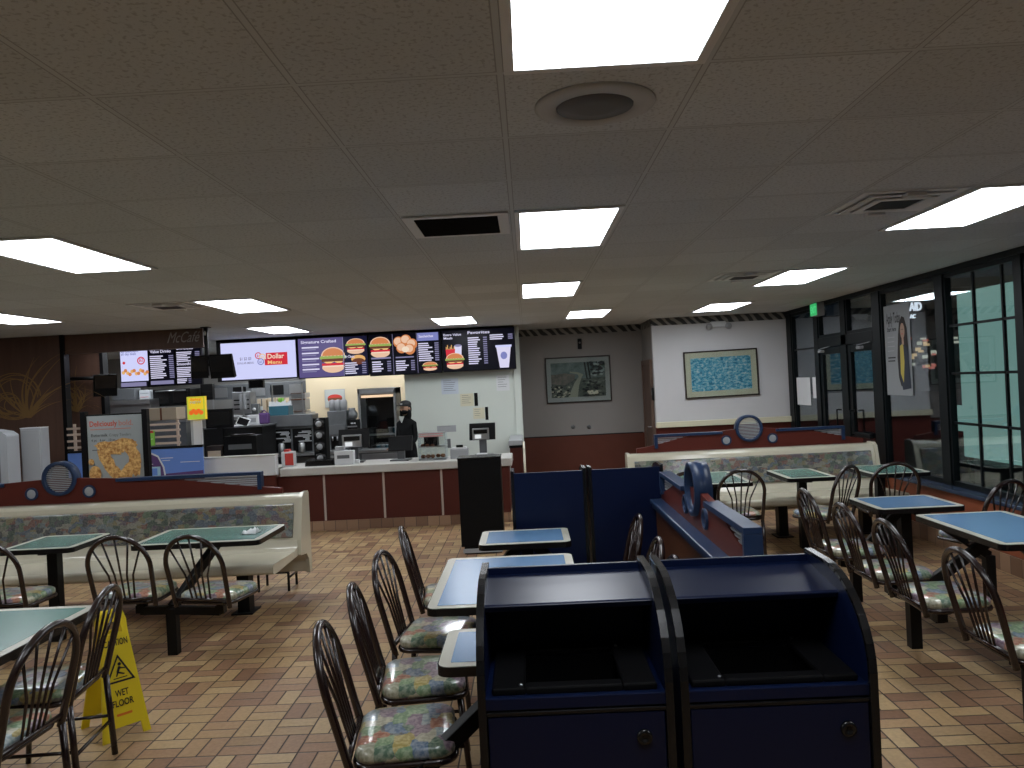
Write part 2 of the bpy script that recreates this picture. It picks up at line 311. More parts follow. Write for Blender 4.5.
class Flat(MB):
    """printed matter: flat shapes in (u, v) laid on the face looking towards -Y, layer by layer half a millimetre proud"""
    def __init__(s, ox=0, oz=0, y=0): super().__init__(); s.ox, s.oz, s.y, s.k = ox, oz, y, 0
    def _y(s): s.k += 1; return s.y - .0006*s.k
    def poly(s, pts, mi):
        y = s._y(); return s.add([(s.ox+a, y, s.oz+b) for a, b in pts], [tuple(range(len(pts)))], mi)
    def rect(s, x0, z0, x1, z1, mi): return s.poly([(x0, z0), (x1, z0), (x1, z1), (x0, z1)], mi)
    def ell(s, cx, cz, rx, rz, mi, a0=0, a1=360, n=24):
        full = a1-a0 >= 360; p = [(cx+rx*math.cos(math.radians(a0+(a1-a0)*i/n)), cz+rz*math.sin(math.radians(a0+(a1-a0)*i/n))) for i in range(n if full else n+1)]
        return s.poly(p, mi)
    def text(s, t, x, z, h, mi, w=None, bold=True, align='l', skew=0):
        """h = letter height; w = squeeze the line to this width"""
        v, f, x0, x1, y0, y1 = text_geo(t, bold); sc = h/.72; W = (x1-x0)*sc; sx = sc if w is None else w/(x1-x0); W = (x1-x0)*sx
        dx = {'l': 0, 'c': -W/2, 'r': -W}[align]; y = s._y()
        return s.add([(s.ox+x+dx+(a[0]-x0)*sx+skew*a[1]*sc, y, s.oz+z+a[1]*sc) for a in v], f, mi)
    def lines(s, x0, z0, x1, z1, n, mi, mi2=None, gap=.45):
        """rows of small print too fine to read: a short name and a price per row"""
        st = (z1-z0)/n
        for i in range(n):
            z = z0+st*i; w = random.uniform(.45, .72)
            s.rect(x0, z, x0+(x1-x0)*w, z+st*(1-gap), mi); s.rect(x1-(x1-x0)*.2, z, x1, z+st*(1-gap), mi2 if mi2 is not None else mi)

# ---------------------------------------------------------------- object helpers
USED = {}
def tag(o, label, cat, group=None, kind=None):
    o['label'] = label; o['category'] = cat
    if group: o['group'] = group
    if kind: o['kind'] = kind
    return o
def thing(name, label, cat, loc=(0, 0, 0), rot=0, group=None):
    o = bpy.data.objects.new(name, None); col.objects.link(o); o.location = loc; o.rotation_euler.z = rot; o.empty_display_size = .1
    return tag(o, label, cat, group)
def struct(o, label=None):
    o['kind'] = 'structure'
    if label: o['label'] = label
    return o
def dup(root, loc, rot, label, group=None):
    r = root.copy(); col.objects.link(r); r.location = loc; r.rotation_euler.z = rot; r['label'] = label
    if group: r['group'] = group
    for ch in root.children:
        c = ch.copy(); col.objects.link(c); c.parent = r
        for g in ch.children:
            d = g.copy(); col.objects.link(d); d.parent = c
    return r
def B(name, x0, x1, y0, y1, z0, z1, mt, parent=None, bevel=.004, loc=(0, 0, 0), rot=0):
    return MB().box(x0, x1, y0, y1, z0, z1).build(name, mt, parent, loc, bevel, 2, rot)
def rrect(x0, x1, y0, y1, r, n=6):
    p = []
    for cx, cy, a in ((x1-r, y1-r, 0), (x0+r, y1-r, 90), (x0+r, y0+r, 180), (x1-r, y0+r, 270)):
        for i in range(n+1):
            t = math.radians(a+90*i/n); p.append((cx+r*math.cos(t), cy+r*math.sin(t)))
    return p

# ================================================================ THE SETTING
YB, XW, XL, YK = 13.5, 4.10, -9.0, 16.0
struct(B('floor', XL, XW+.1, -3, YK, -.1, 0, M_['floor'], bevel=0))
struct(B('ceiling', XL, XW+.1, -3, YK, CEIL, CEIL+.1, M_['ceil'], bevel=0))
struct(B('wall_left', XL-.1, XL, -3, YK, 0, CEIL, M_['wall_white'], bevel=0))
struct(B('wall_front', XL, XW+.1, -3.1, -3, 0, CEIL, M_['wall_greige'], bevel=0))
struct(B('wall_kitchen', XL, 0, YK, YK+.1, 0, CEIL, mat('kitchen_wall', (.30, .30, .29), .6), bevel=0))
struct(B('wall_beige', -3.93, -1.90, 13.95, 14.05, 0, CEIL, M_['wall_beige'], bevel=0))
struct(B('wall_counter', -1.93, -.12, 12.42, 12.55, 0, CEIL, M_['wall_cream'], bevel=0))
struct(B('trim_1', -.20, -.09, 12.38, 12.56, 0, CEIL, M_['wall_cream'], bevel=.006))
struct(B('wall_niche_side', -.16, -.12, 12.55, YB, 0, CEIL, M_['wall_greige'], bevel=0))
def two_tone(name, x0, x1, y0, y1, zs, top, bot):
    return struct(MB().box(x0, x1, y0, y1, zs, CEIL, 0).box(x0, x1, y0, y1, 0, zs, 1).build(name, [top, bot]))
two_tone('wall_niche', -.16, 2.0, YB, YB+.1, .865, M_['wall_greige'], M_['wainscot'])
struct(B('trim_2', -.12, 1.94, YB-.012, YB, .86, .875, M_['black_metal'], bevel=0))
two_tone('wall_corridor', 2.0, 2.1, 12.5, YB+.1, .865, M_['wall_greige'], M_['wainscot'])
two_tone('wall_back', 2.0, XW+.1, 12.4, 12.5, 1.0, M_['wall_white'], M_['crest_red'])
struct(B('trim_3', 1.99, XW, 12.33, 12.4, 1.0, 1.085, M_['mat_cream'], bevel=.005))
struct(B('trim_4', -.12, 1.985, YB-.015, YB, 2.60, CEIL, M_['border'], bevel=0))
struct(B('trim_5', 1.985, 2.0, 12.385, YB, 2.60, CEIL, M_['border'], bevel=0))
struct(B('trim_6', 1.985, XW, 12.385, 12.4, 2.60, CEIL, M_['border'], bevel=0))
d = struct(MB().box(1.955, 2.0, 12.52, 12.60, 0, 2.08).box(1.955, 2.0, 13.34, 13.42, 0, 2.08).box(1.955, 2.0, 12.60, 13.34, 2.0, 2.08).box(1.975, 2.0, 12.60, 13.34, .02, 2.0).build('door_1', mat('brown_door', (.13, .085, .065), .5), bevel=.003))
MB().tube([(1.975, 12.68, 1.0), (1.93, 12.68, 1.0), (1.93, 12.80, 1.0)], .01).build('door_handle', M_['steel'], d)
# left part of the counter front: brown printed wall, return, second wall and header
struct(B('wall_brown', XL, -5.93, 10.0, 10.1, 0, CEIL, M_['brown_wall'], bevel=0))
struct(B('trim_7', -5.96, -5.91, 9.985, 10.1, 0, CEIL, M_['black'], bevel=0))
struct(B('wall_brown_inner', -8.0, -6.25, 11.5, 11.6, 0, CEIL, M_['brown_wall'], bevel=0))
struct(B('trim_8', -6.27, -6.22, 11.48, 11.62, 0, CEIL, M_['black'], bevel=0))
h = struct(B('wall_header', -5.93, -4.12, 10.02, 10.14, 2.47, CEIL-.002, M_['brown_wall'], bevel=.003))
fl = Flat(0, 0, 10.018)
x, z = A(166, 347, 10.02); fl.text('McCafé', x+.02, z+.05, .14, 0, w=.40, bold=False, skew=.35)
struct(fl.build('trim_9', mat('silver_script', (.34, .31, .29), .4)))
struct(B('wall_menu_header', -4.86, -.16, 12.32, 12.42, 2.06, CEIL, M_['black_metal'], bevel=0))
# gold swirls printed on the brown walls
def swirl(name, x0, z0, s, Y, seeds):
    mb = MB(); rnd = random.Random(seeds)
    for i in range(22):
        a = math.radians(rnd.uniform(35, 165)); L_ = rnd.uniform(.45, 1.15)*s; cv = rnd.uniform(-2.4, 2.4); p = []
        for k in range(22):
            t = k/21; an = a+cv*t*t; p.append((x0+L_*t*math.cos(a+cv*t*.5), z0+L_*t*math.sin(a+cv*t*.5)))
        w = .017*s; L1 = [(p[k][0]-w*(1-k/21)-.002, p[k][1]) for k in range(22)]; L2 = [(p[k][0]+w*(1-k/21)+.002, p[k][1]) for k in range(21, -1, -1)]
        pts = L1+L2; v = [(q[0], Y-.0004*(i+1), q[1]) for q in pts]
        n = 22; mb.add(v, [(k, k+1, 2*n-2-k, 2*n-1-k) for k in range(n-1)])
    for i in range(9):
        r = rnd.uniform(.10, .34)*s; cx, cz = x0-.25*s+rnd.uniform(-.1, .1), z0+.12+r*.5; v = []
        for k in range(25):
            t = k/24*5.2; v += [(cx+(r-.006)*math.cos(t), Y-.001-.0004*i, cz+(r-.006)*math.sin(t)*.9), (cx+(r+.006)*math.cos(t), Y-.001-.0004*i, cz+(r+.006)*math.sin(t)*.9)]
        mb.add(v, [(2*k, 2*k+1, 2*k+3, 2*k+2) for k in range(24)])
    return struct(mb.build(name, M_['gold']))
x, z = A(30, 418, 10.0); swirl('trim_10', x, z, 1.0, 9.998, 4)
x, z = A(78, 412, 11.5); swirl('trim_11', x, z, .62, 11.498, 9)
x, z = A(64, 379, 11.4); struct(MB().tube([(x, 11.42, z), (x+.52, 11.42, z-.01)], .028).ball((x, 11.42, z), .06, .05, .06).build('trim_12', M_['black_metal']))

# ---- window wall on the right
def wframe(mb, y, w, z0=0, z1=CEIL): mb.box(XW-.015, XW+.07, y-w/2, y+w/2, z0, z1)
posts = [(12.28, .20), (11.15, .16), (9.24, .20), (7.83, .15), (6.58, .10), (5.0, .12), (3.5, .12), (2.0, .12), (.5, .12), (-1.2, .12)]
KN = .56
k = MB().box(XW-.11, XW+.1, -3, 9.15, .155, KN).box(XW-.11, XW+.1, 11.22, 12.4, .155, KN)
struct(k.build('wall_right', M_['knee'], bevel=.003))
struct(B('baseboard_right', XW-.13, XW-.11, -3, 9.15, 0, .155, M_['base_tile'], bevel=.003))
struct(MB().box(XW-.14, XW+.1, -3, 9.16, KN, KN+.035).box(XW-.14, XW+.1, 11.21, 12.4, KN, KN+.035).build('trim_13', M_['sill'], bevel=.005))
struct(MB().box(XW-.03, XW+.09, -3, 12.4, 2.66, CEIL-.002).build('trim_14', M_['frame_dark'], bevel=.003))
for i, (y, w) in enumerate(posts):
    mb = MB(); wframe(mb, y, w, 0, 2.66); struct(mb.build('trim_%d' % (15+i), M_['frame_dark'], bevel=.004))
wins = [(11.23, 12.18, [], [2.1]), (7.905, 9.14, [], []), (6.63, 7.755, [7.30, 6.86], [2.15, 1.69, 1.21]), (5.06, 6.53, [5.9, 5.5], [2.14, 1.70, 1.22]), (3.56, 4.94, [4.4, 4.0], []), (2.06, 3.44, [], []), (.56, 1.94, [], []), (-1.14, .44, [], [])]
for i, (y0, y1, vs, hs) in enumerate(wins):
    fr = MB(); z0 = KN+.035
    fr.box(XW, XW+.06, y0, y1, z0, z0+.05).box(XW, XW+.06, y0, y0+.03, z0, 2.66).box(XW, XW+.06, y1-.03, y1, z0, 2.66).box(XW, XW+.06, y0, y1, 2.62, 2.66)
    for y in vs: fr.box(XW+.02, XW+.045, y-.012, y+.012, z0, 2.66)
    for z in hs: fr.box(XW+.02, XW+.045, y0, y1, z-.012, z+.012)
    w = struct(fr.build('window_%d' % (i+1), M_['frame_dark']))
    MB().box(XW+.028, XW+.034, y0+.03, y1-.03, z0+.05, 2.62).build('window_pane', M_['glass'], w)
# double glazed entrance door with transoms
for i, (y0, y1) in enumerate(((10.28, 11.07), (9.34, 10.12))):
    d = struct(MB().box(XW+.005, XW+.055, y0, y0+.09, .02, 2.08).box(XW+.005, XW+.055, y1-.09, y1, .02, 2.08).box(XW+.005, XW+.055, y0+.09, y1-.09, 1.99, 2.08).box(XW+.005, XW+.055, y0+.09, y1-.09, .02, .24).build('door_%d' % (i+2), M_['frame_dark'], bevel=.003))
    MB().box(XW+.027, XW+.033, y0+.09, y1-.09, .24, 1.99).build('door_pane', M_['glass'], d)
    yy = y0+.13 if i == 0 else y1-.13
    MB().tube([(XW+.005, yy, .95), (XW-.055, yy, .95), (XW-.055, yy, 1.25), (XW+.005, yy, 1.25)], .013).build('door_handle', M_['frame_dark'], d)
    MB().box(XW-.05, XW+.004, y0+.12, y1-.2, .93, .99).build('push_bar', M_['frame_dark'], d, bevel=.01)
    w = struct(MB().box(XW, XW+.06, y0, y1, 2.22, 2.26).box(XW, XW+.06, y0, y0+.03, 2.26, 2.66).box(XW, XW+.06, y1-.03, y1, 2.26, 2.66).build('window_%d' % (10+i), M_['frame_dark']))
    MB().box(XW+.028, XW+.034, y0+.03, y1-.03, 2.26, 2.66).build('window_pane', M_['glass'], w)
struct(MB().box(XW-.015, XW+.07, 9.34, 11.07, 2.09, 2.22).build('trim_30', M_['frame_dark'], bevel=.004))
struct(MB().box(XW-.015, XW+.07, 10.12, 10.28, 0, 2.66).build('trim_31', M_['frame_dark'], bevel=.004))
for i, y in enumerate((10.85, 9.6)):
    t = thing('door_closer', ['door closer on the header over the far leaf of the glass entrance', 'door closer on the header over the near leaf of the glass entrance'][i], 'door closer', (XW-.06, y, 2.03), 0, 'door closers on the entrance')
    MB().box(-.025, .025, -.06, .06, -.015, .02).build('closer_body', M_['grey_l'], t, bevel=.008)
    MB().bar((0, .08, .035), (.04, -.2, .06), .02, .008).build('arm', M_['steel'], t)

# ================================================================ CEILING FITTINGS
def gxy(i, j): return GX+G*i, GY+G*j
def troffer(i, j, label):
    x, y = gxy(i, j); t = thing('ceiling_light', label, 'ceiling light', (x, y, CEIL), 0, 'recessed fluorescent ceiling lights')
    a, b, w = G, 2*G, .03; o = .012
    MB().box(o, a-o, o, o+w, -.012, -.001).box(o, a-o, b-o-w, b-o, -.012, -.001).box(o, o+w, o+w, b-o-w, -.012, -.001).box(a-o-w, a-o, o+w, b-o-w, -.012, -.001).build('frame', M_['white_metal'], t, bevel=.002)
    MB().box(o+w, a-o-w, o+w, b-o-w, -.007, -.002).build('lens', M_['lamp'], t)
for i, j, l in ((0, -2, 'large glowing ceiling light panel cut off by the top of the photo'), (0, 3, 'second ceiling light from the front in the middle row, right of the big return vent'),
    (0, 8, 'third ceiling light of the middle row, above the navy cabinets'), (1, 13, 'farthest small ceiling light in front of the framed path picture'), (-5, 3, 'bright ceiling light at the left edge of the photo, longest of the left side'),
    (-5, 8, 'ceiling light beside the small left vent, in front of the hanging order screens'), (-9, 8, 'ceiling light cut by the left edge, over the brown swirl wall'), (-6, 13, 'ceiling light right above the white value menu screen'),
    (-2, 13, 'small ceiling light just above the menu screens of drinks'), (4, 3, 'bright ceiling light at the right edge, nearest the windows'), (4, 8, 'ceiling light in the right row between the exit sign and the middle'),
    (4, 13, 'farthest ceiling light of the right row, before the white wall')): troffer(i, j, l)
for i, j in ((-4, 17), (-6, 17), (-8, 17), (-10, 14), (-9, 19), (-5, 20)): troffer(i, j, 'added ceiling light hidden over the kitchen behind the menu screens')  # troffers out of view, added to brighten the kitchen
for i, j, l in ((-5, -2, 'unseen front ceiling light added to the left row, above the frame'), (4, -2, 'unseen front ceiling light added to the right row, above the frame'), (-10, 3, 'unseen ceiling light added beyond the left edge of the frame')): troffer(i, j, l)  # more troffers added outside the view to lift the front of the room
# return grille
x, y = gxy(-1, 3); t = thing('return_air_vent', 'wide dark slotted air vent with a pale frame between two ceiling lights', 'ceiling vent', (x, y, CEIL), 0)
MB().box(.02, .59, .02, .07, -.012, -.001).box(.02, .59, .54, .59, -.012, -.001).box(.02, .08, .07, .54, -.012, -.001).box(.53, .59, .07, .54, -.012, -.001).build('frame', M_['white_metal'], t, bevel=.004)
mb = MB().box(.08, .53, .07, .54, -.004, -.001)
for q in range(14): mb.bar((.08, .09+q*.033, -.010), (.53, .09+q*.033, -.010), .002, .014)
mb.build('grille', M_['grid_dark'], t)
def diffuser(i, j, label, dark=.11):
    x, y = gxy(i, j); t = thing('ceiling_diffuser', label, 'ceiling vent', (x, y, CEIL), 0, 'square air diffusers in the ceiling')
    c = G/2; mb = MB()
    for k, (r, z) in enumerate(((.28, -.006), (.22, -.014), (.165, -.022))):
        w = .045; mb.box(c-r, c+r, c-r, c-r+w, z, z+.005).box(c-r, c+r, c+r-w, c+r, z, z+.005).box(c-r, c-r+w, c-r+w, c+r-w, z, z+.005).box(c+r-w, c+r, c-r+w, c+r-w, z, z+.005)
    mb.build('louvre_frame', M_['white_metal'], t)
    MB().box(c-dark, c+dark, c-dark, c+dark, -.021, -.016).build('dark_centre', M_['grid_dark'], t)
    [MB().box(c-.05, c+.05, a, a+.06, -.03, -.012).build('damper_clip', M_['paper'], t) for a in (c-.27, c+.21)]
diffuser(3, 3, 'square air diffuser with a black centre beside the right edge ceiling light')
diffuser(3, 8, 'small far air diffuser in the middle right of the ceiling, before the exit sign', .13)
diffuser(-6, 8, 'air diffuser just left of the light above the order screens', .13)
x, y = gxy(0, 0); t = thing('ceiling_speaker', 'round ceiling speaker right behind the big front ceiling light', 'ceiling speaker', (x+G/2, y+G/2, CEIL), 0)
MB().lathe([(.20, -.001), (.20, -.008), (.185, -.012), (.13, -.012), (.13, -.006)], seg=36).build('rim', mat('ceiling_grey_rim', (.5, .52, .53), .6), t)
MB().lathe([(.128, -.0065), (.127, -.011), (.06, -.016), (.01, -.017)], seg=30).build('grille', M_['grey'], t)

# ================================================================ CHAIRS
TB = M_['brown_metal']
def hoop_pt(t, zb=.40, w=.215, zt=.900, lean=.25, yb=-.195):
    """t 0..1 along the arch"""
    zs = .685
    L1 = zs-zb; L2 = PI/2*(w+zt-zs)/1.0; T = 2*L1+L2; s = t*T
    if s < L1: x, z = -w-(-.012)*(1-s/L1)*1, zb+s
    elif s > T-L1: x, z = w-.012*(1-(T-s)/L1), zb+(T-s)
    else:
        a = PI-(s-L1)/L2*PI; x, z = w*math.cos(a), zs+(zt-zs)*math.sin(a)
    return (x, yb-(z-.44)*lean, z)
def make_chair(name, label, legs):
    t = thing(name, label, 'chair', (0, 0, 0))
    MB().tube([hoop_pt(i/36, .40) for i in range(37)], .0165, 10).build('back_hoop', TB, t)
    for k in range(5):
        u = (k-2)/2
        a = (u*.068, .0, .455); b = (u*.085, .0, .63); th = PI/2-u*.86; w = .215
        c = (w*math.cos(th), 0, .685+.215*math.sin(th)-.006)
        P = [(q[0], -.195-(q[2]-.44)*.25, q[2]) for q in (a, (a[0]*.8+b[0]*.2, 0, .50), b, ((b[0]*.75+c[0]*.25), 0, b[2]*.75+c[2]*.25), c)]
        MB().tube(P, .0068, 6).build('spindle', TB, t)
    MB().tube([(-.205, -.197, .452), (.205, -.197, .452)], .012, 8).build('back_rail', TB, t)
    # seat: rounded front cushion and its tube frame
    out = rrect(-.205, .205, -.175, .195, .07)
    fr = [(a, b, .425) for a, b in out]; MB().tube(fr, .014, 8, closed=True).tube([(-.2, .03, .42), (.2, .03, .42)], .01).build('seat_frame', TB, t)
    mb = MB(); lay = [(.93, .432), (1.0, .440), (1.015, .455), (1.0, .474), (.93, .486), (.6, .490)]; n = len(out); vs = []
    for s_, z in lay: vs += [(a*s_, .03+(b-.03)*s_, z) for a, b in out]
    fs = [(i*n+q, i*n+(q+1) % n, (i+1)*n+(q+1) % n, (i+1)*n+q) for i in range(len(lay)-1) for q in range(n)] + [tuple(range(n-1, -1, -1)), tuple((len(lay)-1)*n+q for q in range(n))]
    mb.add(vs, fs, 0, True); mb.build('seat_cushion', M_['vinyl'], t)
    if legs:
        for sx in (-1, 1):
            MB().tube([(sx*.204, -.19, .43), (sx*.21, -.215, 0)], .0155, 10).build('leg', TB, t)
            MB().tube([(sx*.18, .165, .42), (sx*.195, .20, 0)], .0135, 10).build('leg', TB, t)
        MB().tube([(-.207, -.205, .18), (.207, -.205, .18)], .009).tube([(-.207, -.2, .2), (-.19, .185, .2)], .009).tube([(.207, -.2, .2), (.19, .185, .2)], .009).build('stretcher', TB, t)
    else:
        MB().box(-.10, .10, -.08, .12, .398, .412).lathe([(.035, 0), (.035, .05)], (0, .02, .352)).build('swivel_mount', M_['black_metal'], t, bevel=.002)
    return t
fixed0 = make_chair('swivel_chair', 'x', False); loose0 = make_chair('loose_chair', 'x', True)
first = {'f': True, 'l': True}
def chair(kind, x, y, face, label, group):
    """face: compass angle the sitter looks towards, 0 = +Y (away from the camera), 90 = -X (left)"""
    src = fixed0 if kind == 'f' else loose0; r = math.radians(face)
    if first[kind]: first[kind] = False; src.location = (x, y, 0); src.rotation_euler.z = r; src['label'] = label; src['group'] = group; return src
    return dup(src, (x, y, 0), r, label, group)
G1 = 'arch-backed chairs along the left green tables'; G2 = 'arch-backed chairs along the middle blue tables'; G3 = 'arch-backed chairs along the right blue tables'; G4 = 'arch-backed chairs at the far right green tables'
chair('f', -3.73, 5.56, 0, 'brown fixed chair cut by the left edge, at the small green table', G1)
chair('f', -2.83, 5.56, 0, 'brown arch-backed fixed chair between the small and the long green table', G1)
chair('f', -2.22, 5.46, -12, 'brown arch-backed fixed chair with the dark strut seen through its back', G1)
chair('l', -2.40, 3.78, 97, 'loose brown chair in front of the yellow wet floor sign', G1)
chair('l', -2.31, 3.22, 88, 'nearest loose brown chair in the lower left corner, at the big green table', G1)
chair('f', -.545, 3.075, -84, 'nearest chair of the middle row, with the brightest patchwork seat and a strut under it', G2)
chair('l', -.555, 3.67, -83, 'second loose chair of the middle row, at the near end of the long blue table', G2)
chair('l', -.555, 4.32, -96, 'third loose chair of the middle row, at the far end of the long blue table', G2)
chair('f', -.555, 5.12, -84, 'farthest chair of the middle row, left of the small blue table', G2)
chair('f', .38, 5.15, 90, 'chair against the far blue cabinets beside the wooden half wall, only its arch showing', G2)
chair('f', .38, 4.37, 90, 'chair by the wooden half wall, middle one of the three arches there', G2)
chair('f', .38, 3.90, 90, 'chair by the wooden half wall, nearest of the three arches, just over the waste cabinets', G2)
chair('f', 2.33, 5.92, -90, 'farthest of the four chairs in a line left of the right blue tables', G3)
chair('f', 2.33, 5.22, -90, 'second farthest of the four chairs in a line left of the right blue tables', G3)
chair('f', 2.33, 4.60, -90, 'third of the four chairs along the right blue tables', G3)
chair('f', 2.33, 3.80, -90, 'nearest right chair, its seat cut by the right edge', G3)
chair('f', 3.42, 6.18, 22, 'arch-backed chair at the right edge beyond the large blue table, against the window sill', G3)
chair('f', 3.42, 4.93, 90, 'chair tucked at the window side of the large right blue table', G3)
chair('l', 1.93, 7.58, 0, 'chair seen straight from behind, just past the half wall', G4)
chair('f', 2.70, 7.44, 38, 'turned chair in front of the middle far green table', G4)
chair('f', 3.36, 7.58, -4, 'chair between the far window-side green table and the small blue table', G4)
chair('f', 1.42, 7.58, 0, 'arch-backed chair mostly hidden behind the blue rail of the half wall', G4)

# ================================================================ TABLES
def table(x0, x1, y0, y1, inlay, label, group, column=None, arms=(), foot=None, h=.76):
    cx, cy = (x0+x1)/2, (y0+y1)/2; t = thing('dining_table', label, 'table', (cx, cy, 0), 0, group)
    a, b = (x1-x0)/2, (y1-y0)/2
    MB().prism(rrect(-a, a, -b, b, .05), h-.038, h-.002, 'z').build('table_top', M_['black_gloss'], t, bevel=.006)
    MB().prism(rrect(-a+.004, a-.004, -b+.004, b-.004, .047), h-.003, h, 'z').build('border', M_['tbl_border'], t)
    e = .05; MB().prism(rrect(-a+e, a-e, -b+e, b-e, .006), h-.001, h+.0012, 'z').build('inlay', inlay, t)
    MB().box(-a*.7, a*.7, -.03, .03, h-.062, h-.038).box(-.03, .03, -b*.7, b*.7, h-.062, h-.038).build('under_frame', M_['black_metal'], t)
    if column is not None:
        for (px, py) in column:
            px -= cx; py -= cy; MB().box(px-.04, px+.04, py-.04, py+.04, .0, h-.05).build('column', M_['black_metal'], t, bevel=.004)
    for arm in arms:   # (post x, post y, seat points, strut target)
        px, py, seats, tgt = arm; px -= cx; py -= cy
        MB().box(px-.035, px+.035, py-.035, py+.035, 0, .33).build('floor_post', M_['black_metal'], t, bevel=.004)
        mb = MB(); 
        xs = [(sx-cx, sy-cy) for sx, sy in seats]
        for sx, sy in xs: mb.bar((px, py, .315), (sx, sy, .315), .05, .055).box(sx-.03, sx+.03, sy-.03, sy+.03, .30, .356)
        mb.build('seat_arm', M_['black_metal'], t)
        if tgt: MB().bar((px, py, .33), (tgt[0]-cx, tgt[1]-cy, h-.055), .05, .065).build('strut', M_['black_metal'], t, bevel=.004)
    return t
TG = 'green topped tables'; TU = 'blue topped tables'
table(-3.96, -3.40, 5.72, 6.30, M_['green_tbl'], 'small green topped table at the left, before the patterned bench', TG, column=[(-3.70, 6.0)], arms=[(-3.80, 5.60, [(-3.73, 5.58)], None)])
table(-2.96, -2.0, 5.68, 6.34, M_['green_tbl'], 'long green topped table with a crumpled napkin, before the patterned bench', TG, arms=[(-2.60, 5.56, [(-2.83, 5.58), (-2.22, 5.48)], (-2.42, 5.98))])
table(-3.35, -2.27, 2.90, 4.06, M_['green_tbl'], 'large pale green topped table in the lower left corner', TG, column=[(-3.0, 3.5)])
table(-.37, .24, 5.12, 5.62, M_['blue_tbl'], 'farthest small blue topped table in the middle, beside the navy cabinets', TU, column=[(-.05, 5.37)], arms=[(-.5, 5.3, [(-.555, 5.14)], (-.1, 5.35)), (.36, 5.2, [(.38, 5.17)], (.0, 5.37))])
table(-.53, .22, 3.70, 4.78, M_['blue_tbl'], 'long blue topped table in the middle between loose chairs', TU, column=[(-.1, 4.3)], arms=[(.38, 4.13, [(.38, 4.37), (.38, 3.90)], (.0, 4.2))])
table(-.39, .22, 2.92, 3.38, M_['blue_tbl'], 'nearest blue topped table, mostly hidden behind the waste cabinet', TU, column=[], arms=[(-.56, 2.82, [(-.555, 3.085)], (.0, 3.2))])
table(2.50, 3.13, 5.74, 6.32, M_['blue_tbl'], 'small blue topped table at the right, before the window post', TU, column=[(2.84, 6.1)], arms=[(2.45, 6.10, [(2.33, 6.02)], (2.8, 6.05)), (3.42, 6.02, [(3.42, 6.16)], (2.9, 6.05))])
table(2.62, 3.24, 4.47, 5.50, M_['blue_tbl'], 'large blue topped table at the right edge beside the windows', TU, column=[], arms=[(2.38, 5.05, [(2.33, 5.24), (2.33, 4.62)], (2.9, 5.0)), (3.46, 5.05, [(3.42, 4.95)], (2.95, 5.0))])
table(2.66, 3.24, 3.55, 4.12, M_['blue_tbl'], 'blue topped table just past the right edge with its chair in view', TU, column=[(2.95, 3.83)], arms=[(2.40, 3.9, [(2.33, 3.89)], (2.9, 3.83))])
table(1.45, 2.10, 7.48, 8.42, M_['green_tbl'], 'left far green topped table behind the blue ring of the half wall', TG, column=[(1.83, 8.0)])
table(2.46, 2.93, 7.60, 8.34, M_['green_tbl'], 'middle far green topped table standing alone before the far bench', TG, column=[(2.72, 8.0)], arms=[(2.68, 7.5, [(2.70, 7.46)], None)])
table(3.28, 3.84, 7.62, 8.36, M_['green_tbl'], 'far green topped table by the window at the end of the far bench', TG, column=[(3.5, 8.0)], arms=[(3.38, 7.5, [(3.36, 7.6)], None)])
# crumpled napkin on the long green table
x, y = -2.16, 5.98; vs = []; n = 9
rnd = random.Random(3)
for i in range(n):
    for j in range(n): vs.append((x+(i/(n-1)-.5)*.11, y+(j/(n-1)-.5)*.12, .7625+abs(rnd.gauss(.018, .012))*(1 if 0 < i < n-1 and 0 < j < n-1 else .15)))
o = MB().add(vs, [(i*n+j, (i+1)*n+j, (i+1)*n+j+1, i*n+j+1) for i in range(n-1) for j in range(n-1)], 0, True).build('napkin', M_['paper']); tag(o, 'crumpled white napkin left on the long green table', 'napkin')
md = o.modifiers.new('t', 'SOLIDIFY'); md.thickness = .0015; md.offset = 1

# ================================================================ BENCHES WITH CRESTS
def bench(name, label, x0, x1, yf, zt, supports, fab_seg):
    t = thing(name, label, 'bench', ((x0+x1)/2, yf, 0), 0); a = (x1-x0)/2
    prof = [(.0, .405), (.0, .452), (.025, .468), (.10, .466), (.58, .452), (.655, .47), (.70, .53), (.80, zt-.035), (.82, zt-.008), (.85, zt), (.95, zt), (.965, zt-.02), (.965, .20), (.92, .20), (.915, .30), (.84, .37), (.70, .40), (.10, .385), (.02, .39)]
    MB().prism(prof, -a+.03, a-.03, 'x', sm=False).build('shell', M_['cream'], t, bevel=.012, seg=3)
    for s in (-1, 1):
        q = [(p[0], p[1]) for p in prof]; q2 = [(.66, .40), (.68, .53), (.78, zt-.02), (.83, zt+.012), (.96, zt+.012), (.985, zt-.01), (.985, .19), (.91, .19), (.90, .32), (.83, .38)]
        MB().prism(q2, s*a-(.034 if s > 0 else 0), s*a+(0 if s > 0 else .034), 'x').build('end_panel', M_['cream'], t, bevel=.008)
    z0, z1 = .555, zt-.085; f = lambda z: .70+(z-.53)/(zt-.035-.53)*.10
    c = MB().prism([(f(z0)-.022, z0), (f(z1)-.022, z1), (f(z1)+.01, z1+.01), (f(z0)+.01, z0-.01)], -a+.08, a-.08, 'x')
    c.build('back_cushion', M_['fabric'], t, bevel=.008)
    for sx in supports: MB().box(sx-.05-(x0+x1)/2, sx+.05-(x0+x1)/2, .35, .47, 0, .385).box(sx-.09-(x0+x1)/2, sx+.09-(x0+x1)/2, .30, .52, 0, .012).build('support_post', M_['black_metal'], t, bevel=.004)
    return t
bench('bench_seat', 'long cream bench with a patchwork back cushion on the left side', -6.50, -2.04, 6.17, .915, [-5.9, -4.3, -2.45], 5)
